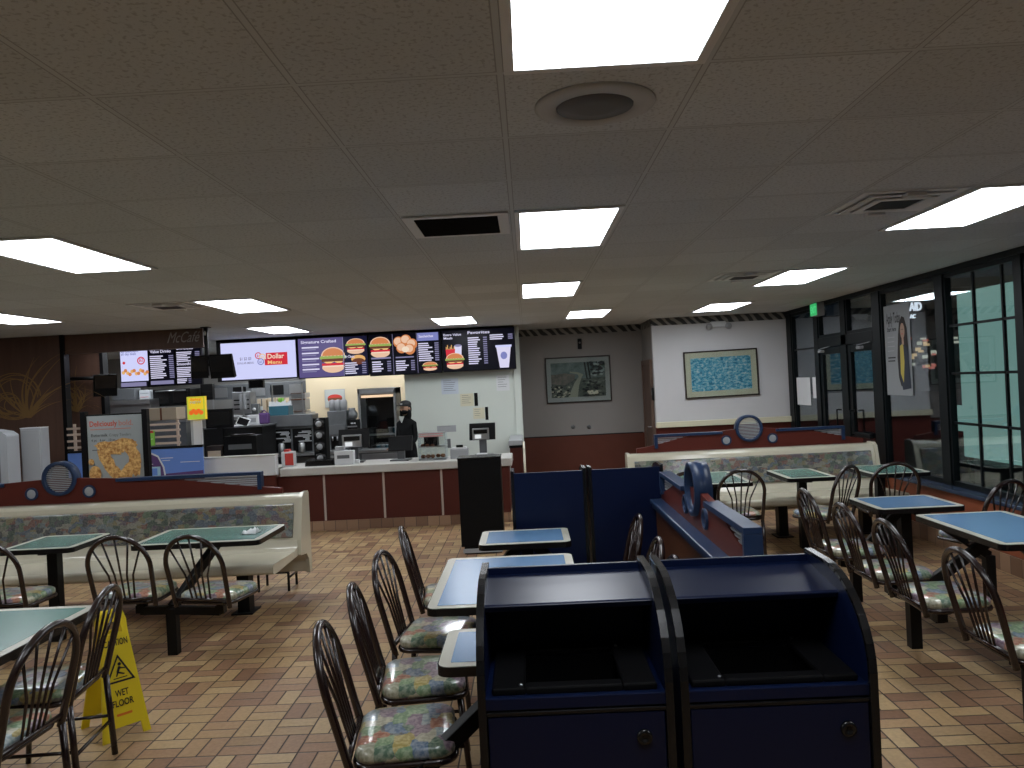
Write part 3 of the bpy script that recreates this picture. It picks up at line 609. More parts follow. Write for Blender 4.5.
bench('bench_seat', 'cream bench with a patchwork back cushion against the window wall at the far right', 1.10, 3.93, 8.22, .925, [1.6, 2.7, 3.6], 5)

def ring(mb, u, z, ro, ri, th, n=32, ax='x', mi=0):
    prof = [(ro, -th/2), (ro, th/2), (ri, th/2), (ri, -th/2)]; vs = []
    for r, d in prof:
        for k in range(n):
            a = 2*PI*k/n; p = (u+r*math.cos(a), d, z+r*math.sin(a)); vs.append(p)
    fs = [(i*n+k, i*n+(k+1) % n, ((i+1) % 4)*n+(k+1) % n, ((i+1) % 4)*n+k) for i in range(4) for k in range(n)]
    return mb.add(vs, fs, mi, True)
def crest(label, loc, rot, hb, hr, zb, ledge=False):
    """hb half length of the red board, hr half length of the blue rail; local x runs along it, z from its foot"""
    t = thing('divider_crest', label, 'room divider', (loc[0], loc[1], zb), rot, None); R = .155; zc = .228
    def tz(q): return .05+.125*min(1, q/.52)**1.25 if q < .52 else .175+.05*(q-.52)/.48
    half = [(hb-(hb-.14)*k/16, tz(k/16)) for k in range(17)]
    top = [(hb, 0)]+half+[(-u, z) for u, z in reversed(half)]+[(-hb, 0)]
    MB().prism(top, -.02, .02, 'y').build('board', M_['crest_red'], t, bevel=.002)
    ring(MB(), 0, zc, R, R-.030, .10).build('big_ring', M_['crest_blue'], t)
    mb = MB()
    for k in range(15):
        z = zc-.115+k*.0165; w = math.sqrt(max(0, .125**2-(z-zc)**2))
        if w > .02: mb.box(-w, w, -.026, -.021, z-.0045, z+.0045)
    mb.build('ring_louvers', M_['louver'], t)
    for s in (-1, 1):
        ring(MB(), s*.265, .10, .058, .042, .07, 24).build('small_ring', M_['crest_blue'], t)
        MB().lathe([(.044, -.028), (.040, -.030), (.006, -.034)], (s*.265, 0, .10), 20, axis='y').build('ring_cap', M_['louver'], t)
        MB().box(min(s*.28*hr, s*hr), max(s*.28*hr, s*hr), -.042, .042, .175, .205).box(min(s*hr, s*(hr-.035)), max(s*hr, s*(hr-.035)), -.042, .042, .045, .175).build('rail', M_['crest_blue'], t, bevel=.003)
        mb = MB(); q0 = max(.45*hr, .5)
        for k in range(5):
            z = .085+k*.018
            # each louver starts where the board's curved top edge passes its height
            q = .52*min(1, max(0, (z-.05+.006)/.125))**(1/1.25); u = hb-(hb-.14)*q
            a, b = u+.015, hr-.03
            if b > a: mb.box(min(s*a, s*b), max(s*a, s*b), -.012, .012, z-.003, z+.008)
        mb.build('louvers', M_['louver'], t)
    return t
crest('red crest board with blue rings standing on the left cream bench', (-4.28, 7.10), 0, 2.02, 1.84, .918)
crest('red crest board with blue rings standing on the far cream bench', (2.53, 9.15), 0, 1.30, 1.09, .928)
# half wall in the middle with its own crest
t = thing('half_wall', 'low wooden half wall with a blue ledge, running from the waste cabinets to the far navy cabinets', 'half wall', (.95, 4.50, 0), 0)
MB().box(-.06, .06, -1.20, 1.23, .03, .885).build('panel', M_['wood'], t, bevel=.003)
MB().box(-.10, .10, -1.23, 1.25, .885, .915).build('ledge', M_['crest_blue'], t, bevel=.008)
MB().box(-.085, -.06, -1.21, 1.24, .855, .885).box(.06, .085, -1.21, 1.24, .855, .885).build('ledge_moulding', M_['crest_blue'], t)
MB().box(-.065, .065, -1.19, 1.22, 0, .03).build('plinth', M_['black'], t)
crest('red crest board with a standing blue ring on the wooden half wall', (.955, 4.56), PI/2, 1.17, 1.10, .9155)

# ================================================================ WASTE CABINETS
def bin_(name, label, x0, x1, yb, rot, h=1.155, dpt=.50, group=None, door_side=1):
    """back on the plane y=yb when rot = 0, opening towards the camera; local origin at the back's middle"""
    w = (x1-x0)/2; t = thing(name, label, 'waste cabinet', ((x0+x1)/2, yb, 0), rot, group); N = M_['navy']
    prof = [(0, 0.0), (0, h), (-.17, h)]
    for k in range(1, 11):
        a = PI/2-k/10*PI/2; prof.append((-.17-(dpt-.17)*math.cos(a), h-.26+.26*math.sin(a)))
    prof += [(-dpt, h-.42), (-dpt+.012, 0)]
    for s in (-1, 1):
        a, b = (s*w-.018, s*w) if s > 0 else (s*w, s*w+.018)
        sp = MB().prism([(p[0], p[1]) for p in prof], a, b, 'x').build('side_panel', N, t)
        # black edge moulding following the outline
        mb = MB(); q = [(p[0], p[1]) for p in prof]; c = (-.25, .6)
        for i in range(len(q)-1):
            p0, p1 = q[i], q[i+1]
            mb.bar((s*(w-.009), p0[0], p0[1]), (s*(w-.009), p1[0], p1[1]), .024, .012); mb.tube([(s*w-.012-.009*s, p1[0], p1[1]), (s*w+.012-.009*s, p1[0], p1[1])], .006, 8)
        mb.build('edge_trim', M_['black_gloss'], sp)
    i = w-.018; ys = -dpt
    MB().box(-i, i, -.018, 0, .08, h-.012).build('back_panel', N, t, bevel=.002)
    MB().prism([(-.018, h-.035), (-.018, h-.05), (-.28, h-.095), (-.29, h-.075), (-.28, h-.070)], -i, i, 'x').build('top_shelf', N, t, bevel=.003)
    MB().box(-i, i, -.05, -.018, h-.30, h-.06).build('hood_back', N, t)
    zd = h-.295
    # deck around the drop hole, with its black raised bezel and dark chute
    hx, y0, y1 = i*.62, -dpt+.085, -.13
    MB().box(-i, -hx, ys+.02, -.05, zd-.03, zd).box(hx, i, ys+.02, -.05, zd-.03, zd).box(-hx, hx, ys+.02, y0, zd-.03, zd).box(-hx, hx, y1, -.05, zd-.03, zd).box(-i, i, ys+.004, ys+.03, zd-.032, zd+.004).build('deck', N, t, bevel=.003)
    MB().box(-i+.02, -hx+.02, y0-.05, y1+.04, zd, zd+.022).box(hx-.02, i-.02, y0-.05, y1+.04, zd, zd+.022).box(-hx+.02, hx-.02, y0-.05, y0, zd, zd+.022).box(-hx+.02, hx-.02, y1, y1+.04, zd, zd+.022).build('chute_bezel', M_['black'], t, bevel=.006)
    MB().box(-hx, -hx+.006, y0, y1, zd-.35, zd).box(hx-.006, hx, y0, y1, zd-.35, zd).box(-hx, hx, y0, y0+.006, zd-.35, zd).box(-hx, hx, y1-.006, y1, zd-.35, zd).box(-hx, hx, y0, y1, zd-.36, zd-.35).build('chute', M_['black'], t)
    [MB().ball(q, .006, .006, .004).build('screw', M_['steel'], t) for q in ((-i*.60, y0-.03, zd+.025), (i*.60, y1, zd+.025))]
    d = MB().box(-i+.006, i-.006, ys+.002, ys+.022, .10, zd-.050).build('door', N, t, bevel=.003)
    MB().box(-i+.002, i-.002, ys+.0, ys+.02, zd-.047, zd-.036).build('door_edge_strip', M_['black_gloss'], t, bevel=.002)
    MB().lathe([(.024, .002), (.022, -.006), (.010, -.008), (.009, -.004)], (i*.74, ys, zd-.125), 20, axis='y').build('lock', M_['black_gloss'], d)
    MB().box(-i, i, ys+.05, ys+.06, 0, .10).build('kick_plate', M_['black'], t)
    return t
BG = 'near pair of navy waste cabinets'; FG = 'far pair of navy waste cabinets'
bin_('waste_cabinet', 'left one of the two big navy waste cabinets in the foreground', -.190, .385, 2.84, 0, group=BG)
bin_('waste_cabinet', 'right one of the two big navy waste cabinets in the foreground', .412, .985, 2.84, 0, group=BG)
bin_('waste_cabinet', 'left one of the far pair of navy cabinets seen from behind', -.15, .395, 5.78, PI, group=FG)
bin_('waste_cabinet', 'right one of the far pair of navy cabinets seen from behind, touching the half wall', .42, .96, 5.78, PI, group=FG)

# ================================================================ WET FLOOR SIGN
t = thing('wet_floor_sign', 'yellow folding caution sign standing behind the loose chair', 'floor sign', (-2.37, 4.32, 0), math.radians(48))
yl = M_['yellow']
def sign_panel(sgn):
    mb = MB(); h = .66; out = [(-.125, 0), (-.085, 0), (-.078, .06), (.078, .06), (.085, 0), (.125, 0), (.072, h-.03), (.055, h), (-.055, h), (-.072, h-.03)]
    sp = .30
    f = lambda a, d, b: (a, sgn*(sp/2*(1-b/h)+.012)+d, b)
    lp = [(-.125, 0), (-.085, 0), (-.078, .06), (-.115, .06)]
    def slab(p): 
        n = len(p); v = [f(a, -.006, b) for a, b in p]+[f(a, .006, b) for a, b in p]; mb.add(v, [tuple(range(n)), tuple(range(2*n-1, n-1, -1))]+[(i, (i+1) % n, (i+1) % n+n, i+n) for i in range(n)])
    slab([(-.125, 0), (-.085, 0), (-.078, .06), (-.1185, .06)]); slab([(.125, 0), (.1185, .06), (.078, .06), (.085, 0)])
    slab([(-.1185, .06), (.1185, .06), (.072, h-.12), (-.072, h-.12)])
    slab([(-.072, h-.12), (-.04, h-.12), (-.04, h-.06), (-.072, h-.06)]); slab([(.04, h-.12), (.072, h-.12), (.072, h-.06), (.04, h-.06)]); slab([(-.072, h-.06), (.072, h-.06), (.055, h), (-.055, h)])
    return mb, f
for s in (-1, 1):
    mb, f = sign_panel(s); pn = mb.build('sign_panel', yl, t)
    if s < 0:
        fl = Flat(); fl.text('CAUTION', 0, .475, .034, 0, w=.125, align='c'); fl.text('WET', 0, .215, .034, 0, w=.07, align='c'); fl.text('FLOOR', 0, .165, .034, 0, w=.11, align='c')
        tr = [(-.078, .285), (.078, .285), (0, .43)]; ti = [(-.062, .295), (.062, .295), (0, .411)]
        for i in range(3):
            j = (i+1) % 3; fl.poly([tr[i], tr[j], ti[j], ti[i]], 0)
        fl.ell(.004, .378, .009, .009, 0); fl.poly([(-.004, .368), (.010, .366), (-.004, .335), (-.016, .340)], 0); fl.poly([(-.008, .342), (.026, .326), (.022, .320), (-.012, .333)], 0); fl.poly([(-.012, .345), (-.022, .318), (-.015, .316), (-.004, .338)], 0); fl.poly([(.006, .362), (.030, .355), (.029, .350), (.004, .354)], 0); fl.rect(-.036, .306, .036, .311, 0)
        fl.v = [(f(v[0], -.0068, v[2])[0], f(v[0], -.0068, v[2])[1]+v[1], v[2]) for v in fl.v]
        fl.build('sign_print', M_['ink'], pn)
        g_ = Flat(); g_.rect(-.04, .115, .04, .128, 0); g_.v = [(f(v[0], -.0068, v[2])[0], f(v[0], -.0068, v[2])[1]+v[1], v[2]) for v in g_.v]; g_.build('orange_mark', mat('orange_ink', (.75, .2, .02), .5), pn)
MB().tube([(-.06, 0, .648), (.06, 0, .648)], .012).build('hinge', yl, t)

# low rack under the far end of the left bench
t = thing('booster_stand', 'low black stand with a pale slatted top beyond the end of the left bench', 'stand', (-2.42, 7.33, 0), 0)
for sx in (-.14, .14):
    for sy in (-.12, .12): MB().tube([(sx, sy, 0), (sx, sy, .22)], .012).build('leg', M_['black_metal'], t)
mb = MB()
for q in range(5): mb.box(-.14+q*.062, -.10+q*.062, -.13, .13, .20, .215)
mb.build('slatted_top', M_['grey_l'], t)
MB().tube([(-.14, -.12, .17), (.14, -.12, .17)], .01).tube([(.14, -.12, .12), (.14, .12, .12)], .01).build('brace', M_['black_metal'], t)

# ================================================================ COUNTER
RED = M_['counter_red']
t = thing('service_counter', 'long oxblood red service counter with a pale grey worktop', 'counter', (-1.70, 10.3, 0), 0)
MB().box(-4.22, 1.41, .0, .62, .12, .735).build('front_panel', RED, t)
for px in (325, 384.5, 442.5): 
    x, z = A(px, 500, 10.3); MB().box(x+1.70-.014, x+1.70+.014, -.006, 0, .13, .735).build('cover_strip', M_['strip'], t, bevel=.002)
MB().box(-4.22, 1.41, -.012, .0, 0, .125).build('tile_base', M_['base_tile'], t, bevel=.002)
MB().box(-1.59, 1.455, -.05, .70, .735, .84).build('worktop', M_['solid'], t, bevel=.012, seg=3)
MB().box(-4.22, -1.665, .0, .66, .735, .84).build('rear_worktop', M_['solid'], t, bevel=.004)
t = thing('low_partition', 'white boxed upstand at the left end of the service counter', 'partition', (-3.80, 10.2, .0), 0)
MB().box(-.60, .505, -.09, .03, .775, 1.03).build('panel', M_['paper'], t, bevel=.008)
MB().box(-.61, .51, -.10, .04, 1.03, 1.045).build('cap', M_['solid'], t, bevel=.004)
MB().box(-.58, .48, -.06, .03, .0, .775).build('base', RED, t)
t = thing('pony_wall', 'short maroon wall stub with a grey cap at the right end of the counter', 'partition', (-.20, 11.3, 0), 0)
MB().box(-.085, .085, -.15, 1.05, 0, .93).build('panel', RED, t); MB().box(-.10, .10, -.17, 1.06, .93, 1.0).build('cap', M_['grey_l'], t, bevel=.008)
MB().box(-.095, .095, -.16, 1.055, .895, .93).build('cap_moulding', M_['black'], t)
o = tag(MB().tube([(-.085, 11.12, 0), (-.085, 11.12, .98)], .016).build('corner_guard', M_['cream']), 'thin pale corner guard beside the short maroon wall stub', 'corner guard')
# black condiment cabinet in front of the counter
t = thing('condiment_cabinet', 'tall plain black cabinet standing alone before the counter', 'cabinet', (-.555, 8.42, 0), 0)
MB().box(-.23, .23, 0, .30, .08, 1.02).build('body', M_['black'], t, bevel=.006)
MB().box(-.235, .235, -.008, .31, 1.02, 1.035).build('top', M_['black_gloss'], t, bevel=.004)
MB().box(-.212, .212, -.006, 0, .015, .06).build('kick_plate', M_['grey_l'], t); MB().box(-.20, .20, .02, .29, 0, .08).build('plinth', M_['black_metal'], t)

# ================================================================ SCREENS
emats = list(E_.values()); EI = {k: i for i, k in enumerate(E_)}
def burger(f, cx, cz, w, h):
    f.ell(cx, cz+h*.18, w*.5, h*.34, EI['bun2'], 0, 180); f.ell(cx, cz+h*.20, w*.44, h*.28, EI['bun'], 0, 180)
    for k in range(7): f.ell(cx-w*.46+w*.92*k/6, cz+h*.13, w*.10, h*.07, EI['green'], n=10)
    f.rect(cx-w*.48, cz-h*.03, cx+w*.48, cz+h*.09, EI['choc']); f.poly([(cx-w*.4, cz-h*.02), (cx+w*.42, cz-h*.02), (cx+w*.28, cz-h*.13), (cx+w*.05, cz-h*.03), (cx-w*.2, cz-h*.12)], EI['gold'])
    f.rect(cx-w*.47, cz-h*.17, cx+w*.47, cz-h*.08, EI['red']); f.rect(cx-w*.45, cz-h*.24, cx+w*.46, cz-h*.17, EI['cream'])
    f.ell(cx, cz-h*.22, w*.47, h*.22, EI['bun2'], 180, 360)
def screen(label, px0, py0, px1, py1, Y, draw, skewdeg=0):
    xa, zb = A(px0, py1, Y); xb, zt = A(px1, py0, Y)
    xa, zt0 = A(px0, py0, Y); _, zb = A(px0, py1, Y); xb, zt1 = A(px1, py0, Y)
    W, H = xb-xa, zt0-zb
    t = thing('menu_screen', label, 'menu screen', (xa, Y, zb), math.radians(skewdeg), 'digital menu screens')
    MB().box(0, W, .0, .055, 0, H).build('casing', M_['black'], t, bevel=.004)
    MB().box(W*.3, W*.7, .055, .11, H*.3, H*.8).build('bracket', M_['black_metal'], t)
    f = Flat(0, 0, -.001); b = .012; f.rect(b, b, W-b, H-b, EI['black']); draw(f, W, H, b); f.build('screen_picture', emats, t)
    return t
def d_value(f, W, H, b):
    f.rect(b, b, W-b, H-b, EI['w']); f.text('$1 $2 $3', W*.33, H*.52, .045, EI['mid'], w=.18, align='c'); f.text('DOLLAR MENU', W*.33, H*.42, .03, EI['mid'], w=.26, align='c')
    f.rect(W*.58, H*.36, W*.88, H*.52, EI['red']); f.rect(W*.60, H*.50, W*.88, H*.68, EI['red'])
    f.text('Dollar', W*.62, H*.53, .075, EI['cream'], w=.26); f.text('Menu', W*.62, H*.39, .055, EI['gold'], w=.22)
    for cx, cz, c, s in ((.50, .62, 'red', '1'), (.555, .58, 'gold', '2'), (.53, .46, 'bluegrey', '3')):
        f.ell(W*cx, H*cz, .052, .052, EI[c]); f.ell(W*cx, H*cz, .038, .038, EI['w']); f.text('$'+s, W*cx, H*cz-.018, .036, EI[c], align='c')
def d_big(f, W, H, b):
    f.rect(b, b, W*.64, H-b, EI['pur']); f.rect(W*.65, b, W-b, H-b, EI['dark'])
    f.text('Signature Crafted', W*.05, H*.86, .045, EI['tx'], w=W*.5)
    for z in (.74, .60, .46, .32, .20): f.rect(W*.06, H*z, W*.30, H*(z+.035), EI['tx']); f.rect(W*.06, H*(z-.05), W*.26, H*(z-.025), EI['mid'])
    burger(f, W*.50, H*.40, W*.34, H*.66); f.rect(W*.645, b, W*.655, H-b, EI['mid'])
    burger(f, W*.83, H*.72, W*.26, H*.40); f.ell(W*.86, H*.42, W*.10, H*.10, EI['amber']); f.ell(W*.86, H*.36, W*.09, H*.08, EI['choc'])
    f.text('Big Classic', W*.67, H*.46, .04, EI['tx'], w=W*.14); f.lines(W*.67, H*.06, W*.97, H*.36, 6, EI['tx'], EI['mid'])
def d_burg(f, W, H, b):
    for k in (1, 2): f.rect(W*k/3-.003, b, W*k/3+.003, H-b, EI['mid'])
    burger(f, W*.16, H*.66, W*.28, H*.52); f.rect(W*.03, H*.40, W*.30, H*.44, EI['mid']); f.lines(W*.04, H*.10, W*.30, H*.37, 5, EI['tx'], EI['mid'])
    for cx, cz in ((.42, .78), (.52, .82), (.60, .72), (.46, .64), (.57, .60)): f.ell(W*cx, H*cz, W*.075, H*.13, EI['bun']); f.ell(W*cx-.01, H*cz+.012, W*.055, H*.09, EI['bun2'])
    f.ell(W*.51, H*.60, W*.05, H*.07, EI['cream']); f.rect(W*.37, H*.40, W*.62, H*.43, EI['mid']); f.lines(W*.37, H*.10, W*.63, H*.36, 5, EI['tx'], EI['mid'])
    f.rect(W*.68, H*.78, W*.97, H*.97, EI['bluegrey']); f.text('Sandwiches', W*.70, H*.86, .04, EI['tx'], w=W*.2); f.lines(W*.69, H*.30, W*.97, H*.75, 9, EI['tx'], EI['mid']); burger(f, W*.84, H*.16, W*.2, H*.22)
def d_drink(f, W, H, b):
    f.text('Extra Value', W*.03, H*.86, .035, EI['tx'], w=W*.24); f.text('Meals', W*.03, H*.78, .035, EI['tx'], w=W*.12)
    f.poly([(W*.17, H*.62), (W*.27, H*.62), (W*.26, H*.30), (W*.18, H*.30)], EI['tx']); f.ell(W*.22, H*.62, W*.05, H*.03, EI['mid'])
    for k in range(7): f.rect(W*(.055+k*.018), H*.50, W*(.066+k*.018), H*(.60+.05*math.sin(k*2.1)), EI['amber'])
    f.poly([(W*.05, H*.54), (W*.18, H*.54), (W*.17, H*.34), (W*.06, H*.34)], EI['red']); burger(f, W*.17, H*.24, W*.24, H*.40)
    f.text('Favorites', W*.36, H*.88, .045, EI['tx'], w=W*.30); f.lines(W*.36, H*.16, W*.62, H*.82, 13, EI['tx'], EI['mid'])
    f.lines(W*.66, H*.72, W*.97, H*.86, 3, EI['tx'], EI['mid'])
    f.poly([(W*.74, H*.55), (W*.94, H*.55), (W*.90, H*.04), (W*.78, H*.04)], EI['tx']); f.rect(W*.73, H*.53, W*.95, H*.58, EI['w']); f.ell(W*.84, H*.33, W*.045, H*.09, EI['bluegrey'])
screen('white digital menu screen showing the value menu logo with three coins', 219.5, 343, 296, 381.5, 12.2, d_value)
screen('purple digital menu screen with a big burger on it', 297, 338.5, 367.5, 379, 12.2, d_big)
screen('digital menu screen with sandwich pictures in three columns', 368, 334.5, 440.5, 376.5, 12.2, d_burg)
screen('digital menu screen at the right end with a large white cup', 441, 330.5, 514.5, 372.5, 12.2, d_drink)
def d_fries(f, W, H, b):
    f.rect(b, H*.16, W-b, H-b, EI['w']); f.text('Breakfast', W*.06, H*.88, .04, EI['bluegrey'], w=W*.6); f.text('all day deals', W*.06, H*.81, .035, EI['bluegrey'], w=W*.52)
    f.ell(W*.74, H*.66, .055, .055, EI['red']); f.ell(W*.74, H*.66, .040, .040, EI['w']); f.text('$2', W*.74, H*.64, .045, EI['red'], align='c'); f.ell(W*.15, H*.62, .02, .02, EI['red'])
    for k in range(12): f.ell(W*(.12+.075*k), H*(.38+.05*math.sin(k*1.7)), W*.06, H*.045, EI['bun'] if k % 2 else EI['amber'], n=10)
    f.rect(b, H*.03, W*.9, H*.13, EI['mid'])
def d_list(f, W, H, b):
    f.text('Coffee &', W*.05, H*.90, .04, EI['tx'], w=W*.5); f.text('Value Drinks', W*.05, H*.83, .04, EI['tx'], w=W*.8); f.lines(W*.05, H*.2, W*.95, H*.78, 12, EI['tx'], EI['mid']); f.rect(W*.05, H*.05, W*.93, H*.14, EI['mid'])
def d_list2(f, W, H, b):
    f.text('Sweets', W*.05, H*.88, .04, EI['tx'], w=W*.65); f.lines(W*.05, H*.58, W*.95, H*.84, 6, EI['tx'], EI['mid']); f.text('Smoothies', W*.05, H*.49, .04, EI['tx'], w=W*.7); f.lines(W*.05, H*.2, W*.95, H*.46, 6, EI['tx'], EI['mid']); f.lines(W*.05, H*.05, W*.6, H*.18, 3, EI['tx'], EI['mid'])
screen('upright white menu screen with fries and a red price badge, left of the others', 119, 348, 148, 388.5, 10.9, d_fries)
screen('upright dark menu screen listing drinks, under the brown header', 148.3, 346.5, 174.5, 387, 10.9, d_list)
screen('upright dark menu screen partly covered by a hanging order monitor', 174.8, 345, 200.5, 385.5, 10.9, d_list2)

# hanging order monitors on a black ceiling pole
t = thing('ceiling_pole', 'black pole hanging from the ceiling beside the brown header', 'pole', (0, 0, 0), 0)
x, z = A(207, 355, 9.9); t.location = (x, 9.9, CEIL)
MB().box(-.022, .022, -.02, .02, -.62, -.003).build('tube', M_['black_metal'], t, bevel=.003); MB().box(-.05, .05, -.05, .05, -.012, -.001).build('flange', M_['black_metal'], t)
MB().ball((-.0, -.03, -.08), .015, .01, .03).build('lit_spot', M_['paper'], t)  # pale ball stands in for the lit spot on the pole
MB().box(-.20, .24, -.02, .02, -.50, -.46).build('crossbar', M_['black_metal'], t)
def monitor(name, label, pxa, pya, pxb, pyb, Y, tilt, grp=None, rot=0, d=.06, screenmat=None):
    xa, zt = A(pxa, pya, Y); xb, _ = A(pxb, pya, Y); _, zb = A(pxa, pyb, Y)
    W, H = xb-xa, zt-zb; t = thing(name, label, 'monitor', ((xa+xb)/2, Y, zb), rot, grp)
    MB().prism([(0, 0), (tilt, H), (tilt+d*.5, H), (d, .02)], -W/2, W/2, 'x').build('casing', M_['black'], t, bevel=.006)
    MB().prism([(-.0015, .018), (tilt-.0015, H-.018), (tilt+.001, H-.018), (.001, .018)], -W/2+.018, W/2-.018, 'x').build('screen_glass', screenmat or M_['black_gloss'], t)
    MB().box(-.04, .04, d*.7, d+.05, H*.35, H*.6).build('mount', M_['black_metal'], t)
    return t
OG = 'hanging black order monitors'
monitor('order_monitor', 'black order monitor hanging left of the ceiling pole, over the menu list', 191, 356, 207, 379, 9.75, -.05, OG, .5)
monitor('order_monitor', 'black order monitor hanging right of the ceiling pole, over the white menu screen', 209, 355, 234, 379, 9.75, -.05, OG, -.15)
monitor('order_monitor', 'black monitor tilted down at the left end, beside the upright white menu screen', 94, 375, 115, 397, 10.6, -.08, OG, .6)

# ================================================================ THINGS BEHIND AND ON THE COUNTER
def kb(name, label, cat, px0, py0, px1, py1, Y, d, mt, grp=None, bev=.005, base=None, extra=None):
    """a counter-top or shelf item whose front face fills the given picture box at depth Y"""
    xm = (px0+px1)/2; xa, zt = A(px0, (py0), Y); xb, _ = A(px1, py0, Y); _, zt = A(xm, py0, Y); _, zb = A(xm, py1, Y)
    if base is not None: zb = base
    W, H = xb-xa, zt-zb; t = thing(name, label, cat, ((xa+xb)/2, Y, zb), 0, grp)
    if mt: MB().box(-W/2, W/2, 0, d, 0, H).build('body', mt, t, bevel=bev)
    if extra: extra(t, W, H, d)
    return t
WT = .84
# back counter and hood
t = thing('back_counter', 'stainless back counter with cupboards behind the service counter', 'counter', (-3.3, 12.0, 0), 0)
MB().box(-2.4, 1.35, .02, .38, .1, .86).build('cupboard', M_['steel_dark'], t); MB().box(-2.45, 1.36, 0, .39, .86, .90).build('worktop', M_['steel'], t, bevel=.005)
for q in range(6): MB().box(-2.38+q*.62, -1.80+q*.62, .005, .02, .14, .84).build('cupboard_door', M_['steel'], t, bevel=.004)
def ex_brewer(t, W, H, d):
    MB().box(-W/2+.03, -.01, -.012, 0, H*.10, H*.66).box(.02, W/2-.03, -.012, 0, H*.10, H*.66).build('recess', M_['black'], t)
    MB().box(-W/2, W/2, -.05, 0, H*.72, H).build('top_hood', M_['steel_dark'], t, bevel=.006); MB().box(-W/2, W/2, -.06, 0, 0, H*.07).build('drip_tray', M_['steel'], t)
    rnd = random.Random(5)
    for k in range(2):
        mb = MB()
        for q in range(9): mb.box(-W*.36+k*W*.46+rnd.uniform(0, .2)-.01, -W*.36+k*W*.46+rnd.uniform(.2, .24), -.03, -.012, H*(.34+.03*q), H*(.35+.03*q+.012))
        mb.build('label_plate', M_['grey_l'], t)
    for k in range(2): MB().lathe([(.045, 0), (.05, .02), (.05, .13), (.03, .15)], (-W*.22+k*W*.45, -.03, H*.08), 14).build('carafe', M_['steel'], t)
kb('coffee_brewer', 'wide dark coffee brewing machine with two bays behind the counter', 'coffee machine', 268, 415, 313, 456, 11.7, .30, M_['steel_dark'], extra=ex_brewer)
def ex_lid(t, W, H, d):
    for k in range(4): MB().lathe([(W*.42, 0), (W*.42, -.02), (W*.30, -.03)], (0, 0, H*(.12+.25*k)), 18, axis='y').build('tube_rim', M_['black_gloss'], t); MB().lathe([(W*.26, -.01), (W*.24, -.035), (W*.10, -.045)], (0, 0, H*(.12+.25*k)), 16, axis='y').build('stack_end', M_['grey_l'], t)
kb('lid_dispenser', 'tall black cup dispenser showing four pale round stacks', 'dispenser', 312.5, 418, 325, 460, 10.78, .2, M_['black'], base=WT, extra=ex_lid)
def ex_shake(t, W, H, d):
    MB().box(-W*.42, W*.42, -.02, 0, H*.42, H*.66).build('front_panel', M_['grey'], t, bevel=.004); MB().box(-W*.36, W*.36, -.01, 0, H*.08, H*.38).build('recess', M_['black'], t)
    for k in range(3): MB().lathe([(.05, 0), (.055, .12), (.045, .16), (.01, .17)], (-W*.3+k*W*.3, d*.4, H), 14).build('hopper', M_['grey_l'], t)
    for k in range(3): MB().tube([(-W*.25+k*W*.25, -.03, H*.38), (-W*.25+k*W*.25, -.03, H*.28)], .012).build('tap', M_['steel'], t)
    MB().box(-W*.5, W*.5, -.10, 0, 0, H*.05).build('drip_tray', M_['steel'], t, bevel=.003)
kb('drink_machine', 'narrow grey drink machine with clear hoppers on top', 'drink machine', 327, 411, 346, 452, 11.7, .3, M_['steel_dark'], extra=ex_shake)
x, z = A(335, 400, 13.93); t = thing('menu_card', 'small poster of a burger above the drink machine', 'poster', (x, 13.93, z))
f = Flat(-.17, -.12, 0); f.rect(0, 0, .34, .30, 0); f.ell(.17, .16, .13, .06, 1, 0, 180); f.rect(.04, .12, .30, .16, 2); f.ell(.17, .12, .12, .05, 1, 180, 360); f.build('print', [M_['mat_board'], M_['red_ink'], M_['amber']], t); MB().box(-.18, .18, .0, .01, -.13, .19).build('backing', M_['grey_l'], t)
# pot warmer
t = kb('pot_warmer', 'small black two-shelf coffee pot warmer with a glass pot on it', 'coffee machine', 347, 420, 357, 433, 11.7, .22, M_['black'], extra=lambda t, W, H, d: (MB().box(-W*.5, W*.5, -.03, 0, H*.45, H*.55).build('shelf', M_['steel'], t), MB().box(-.02, .02, -.006, 0, H*.7, H*.8).box(.03, .05, -.006, 0, H*.7, H*.8).build('switch', M_['paper'], t)))
x, z = A(352, 420, 11.8); t2 = thing('coffee_pot', 'round glass coffee pot on the black warmer', 'coffee pot', (x, 11.82, z))
MB().lathe([(.05, 0), (.085, .04), (.085, .10), (.05, .15), (.055, .18)], seg=18).build('bowl', M_['steel_dark'], t2); MB().tube([(-.08, 0, .14), (-.13, 0, .12), (-.12, 0, .04), (-.08, 0, .03)], .01).build('handle', M_['black'], t2)
kb('shelf_unit', 'steel side shelf carrying the pot warmer beside the refrigerator', 'shelf', 346, 433, 357.5, 452, 11.95, .3, M_['steel_dark'], extra=lambda t, W, H, d: MB().box(-W/2-.01, W/2+.01, -.3, d, H, H+.012).build('shelf_board', M_['steel'], t))
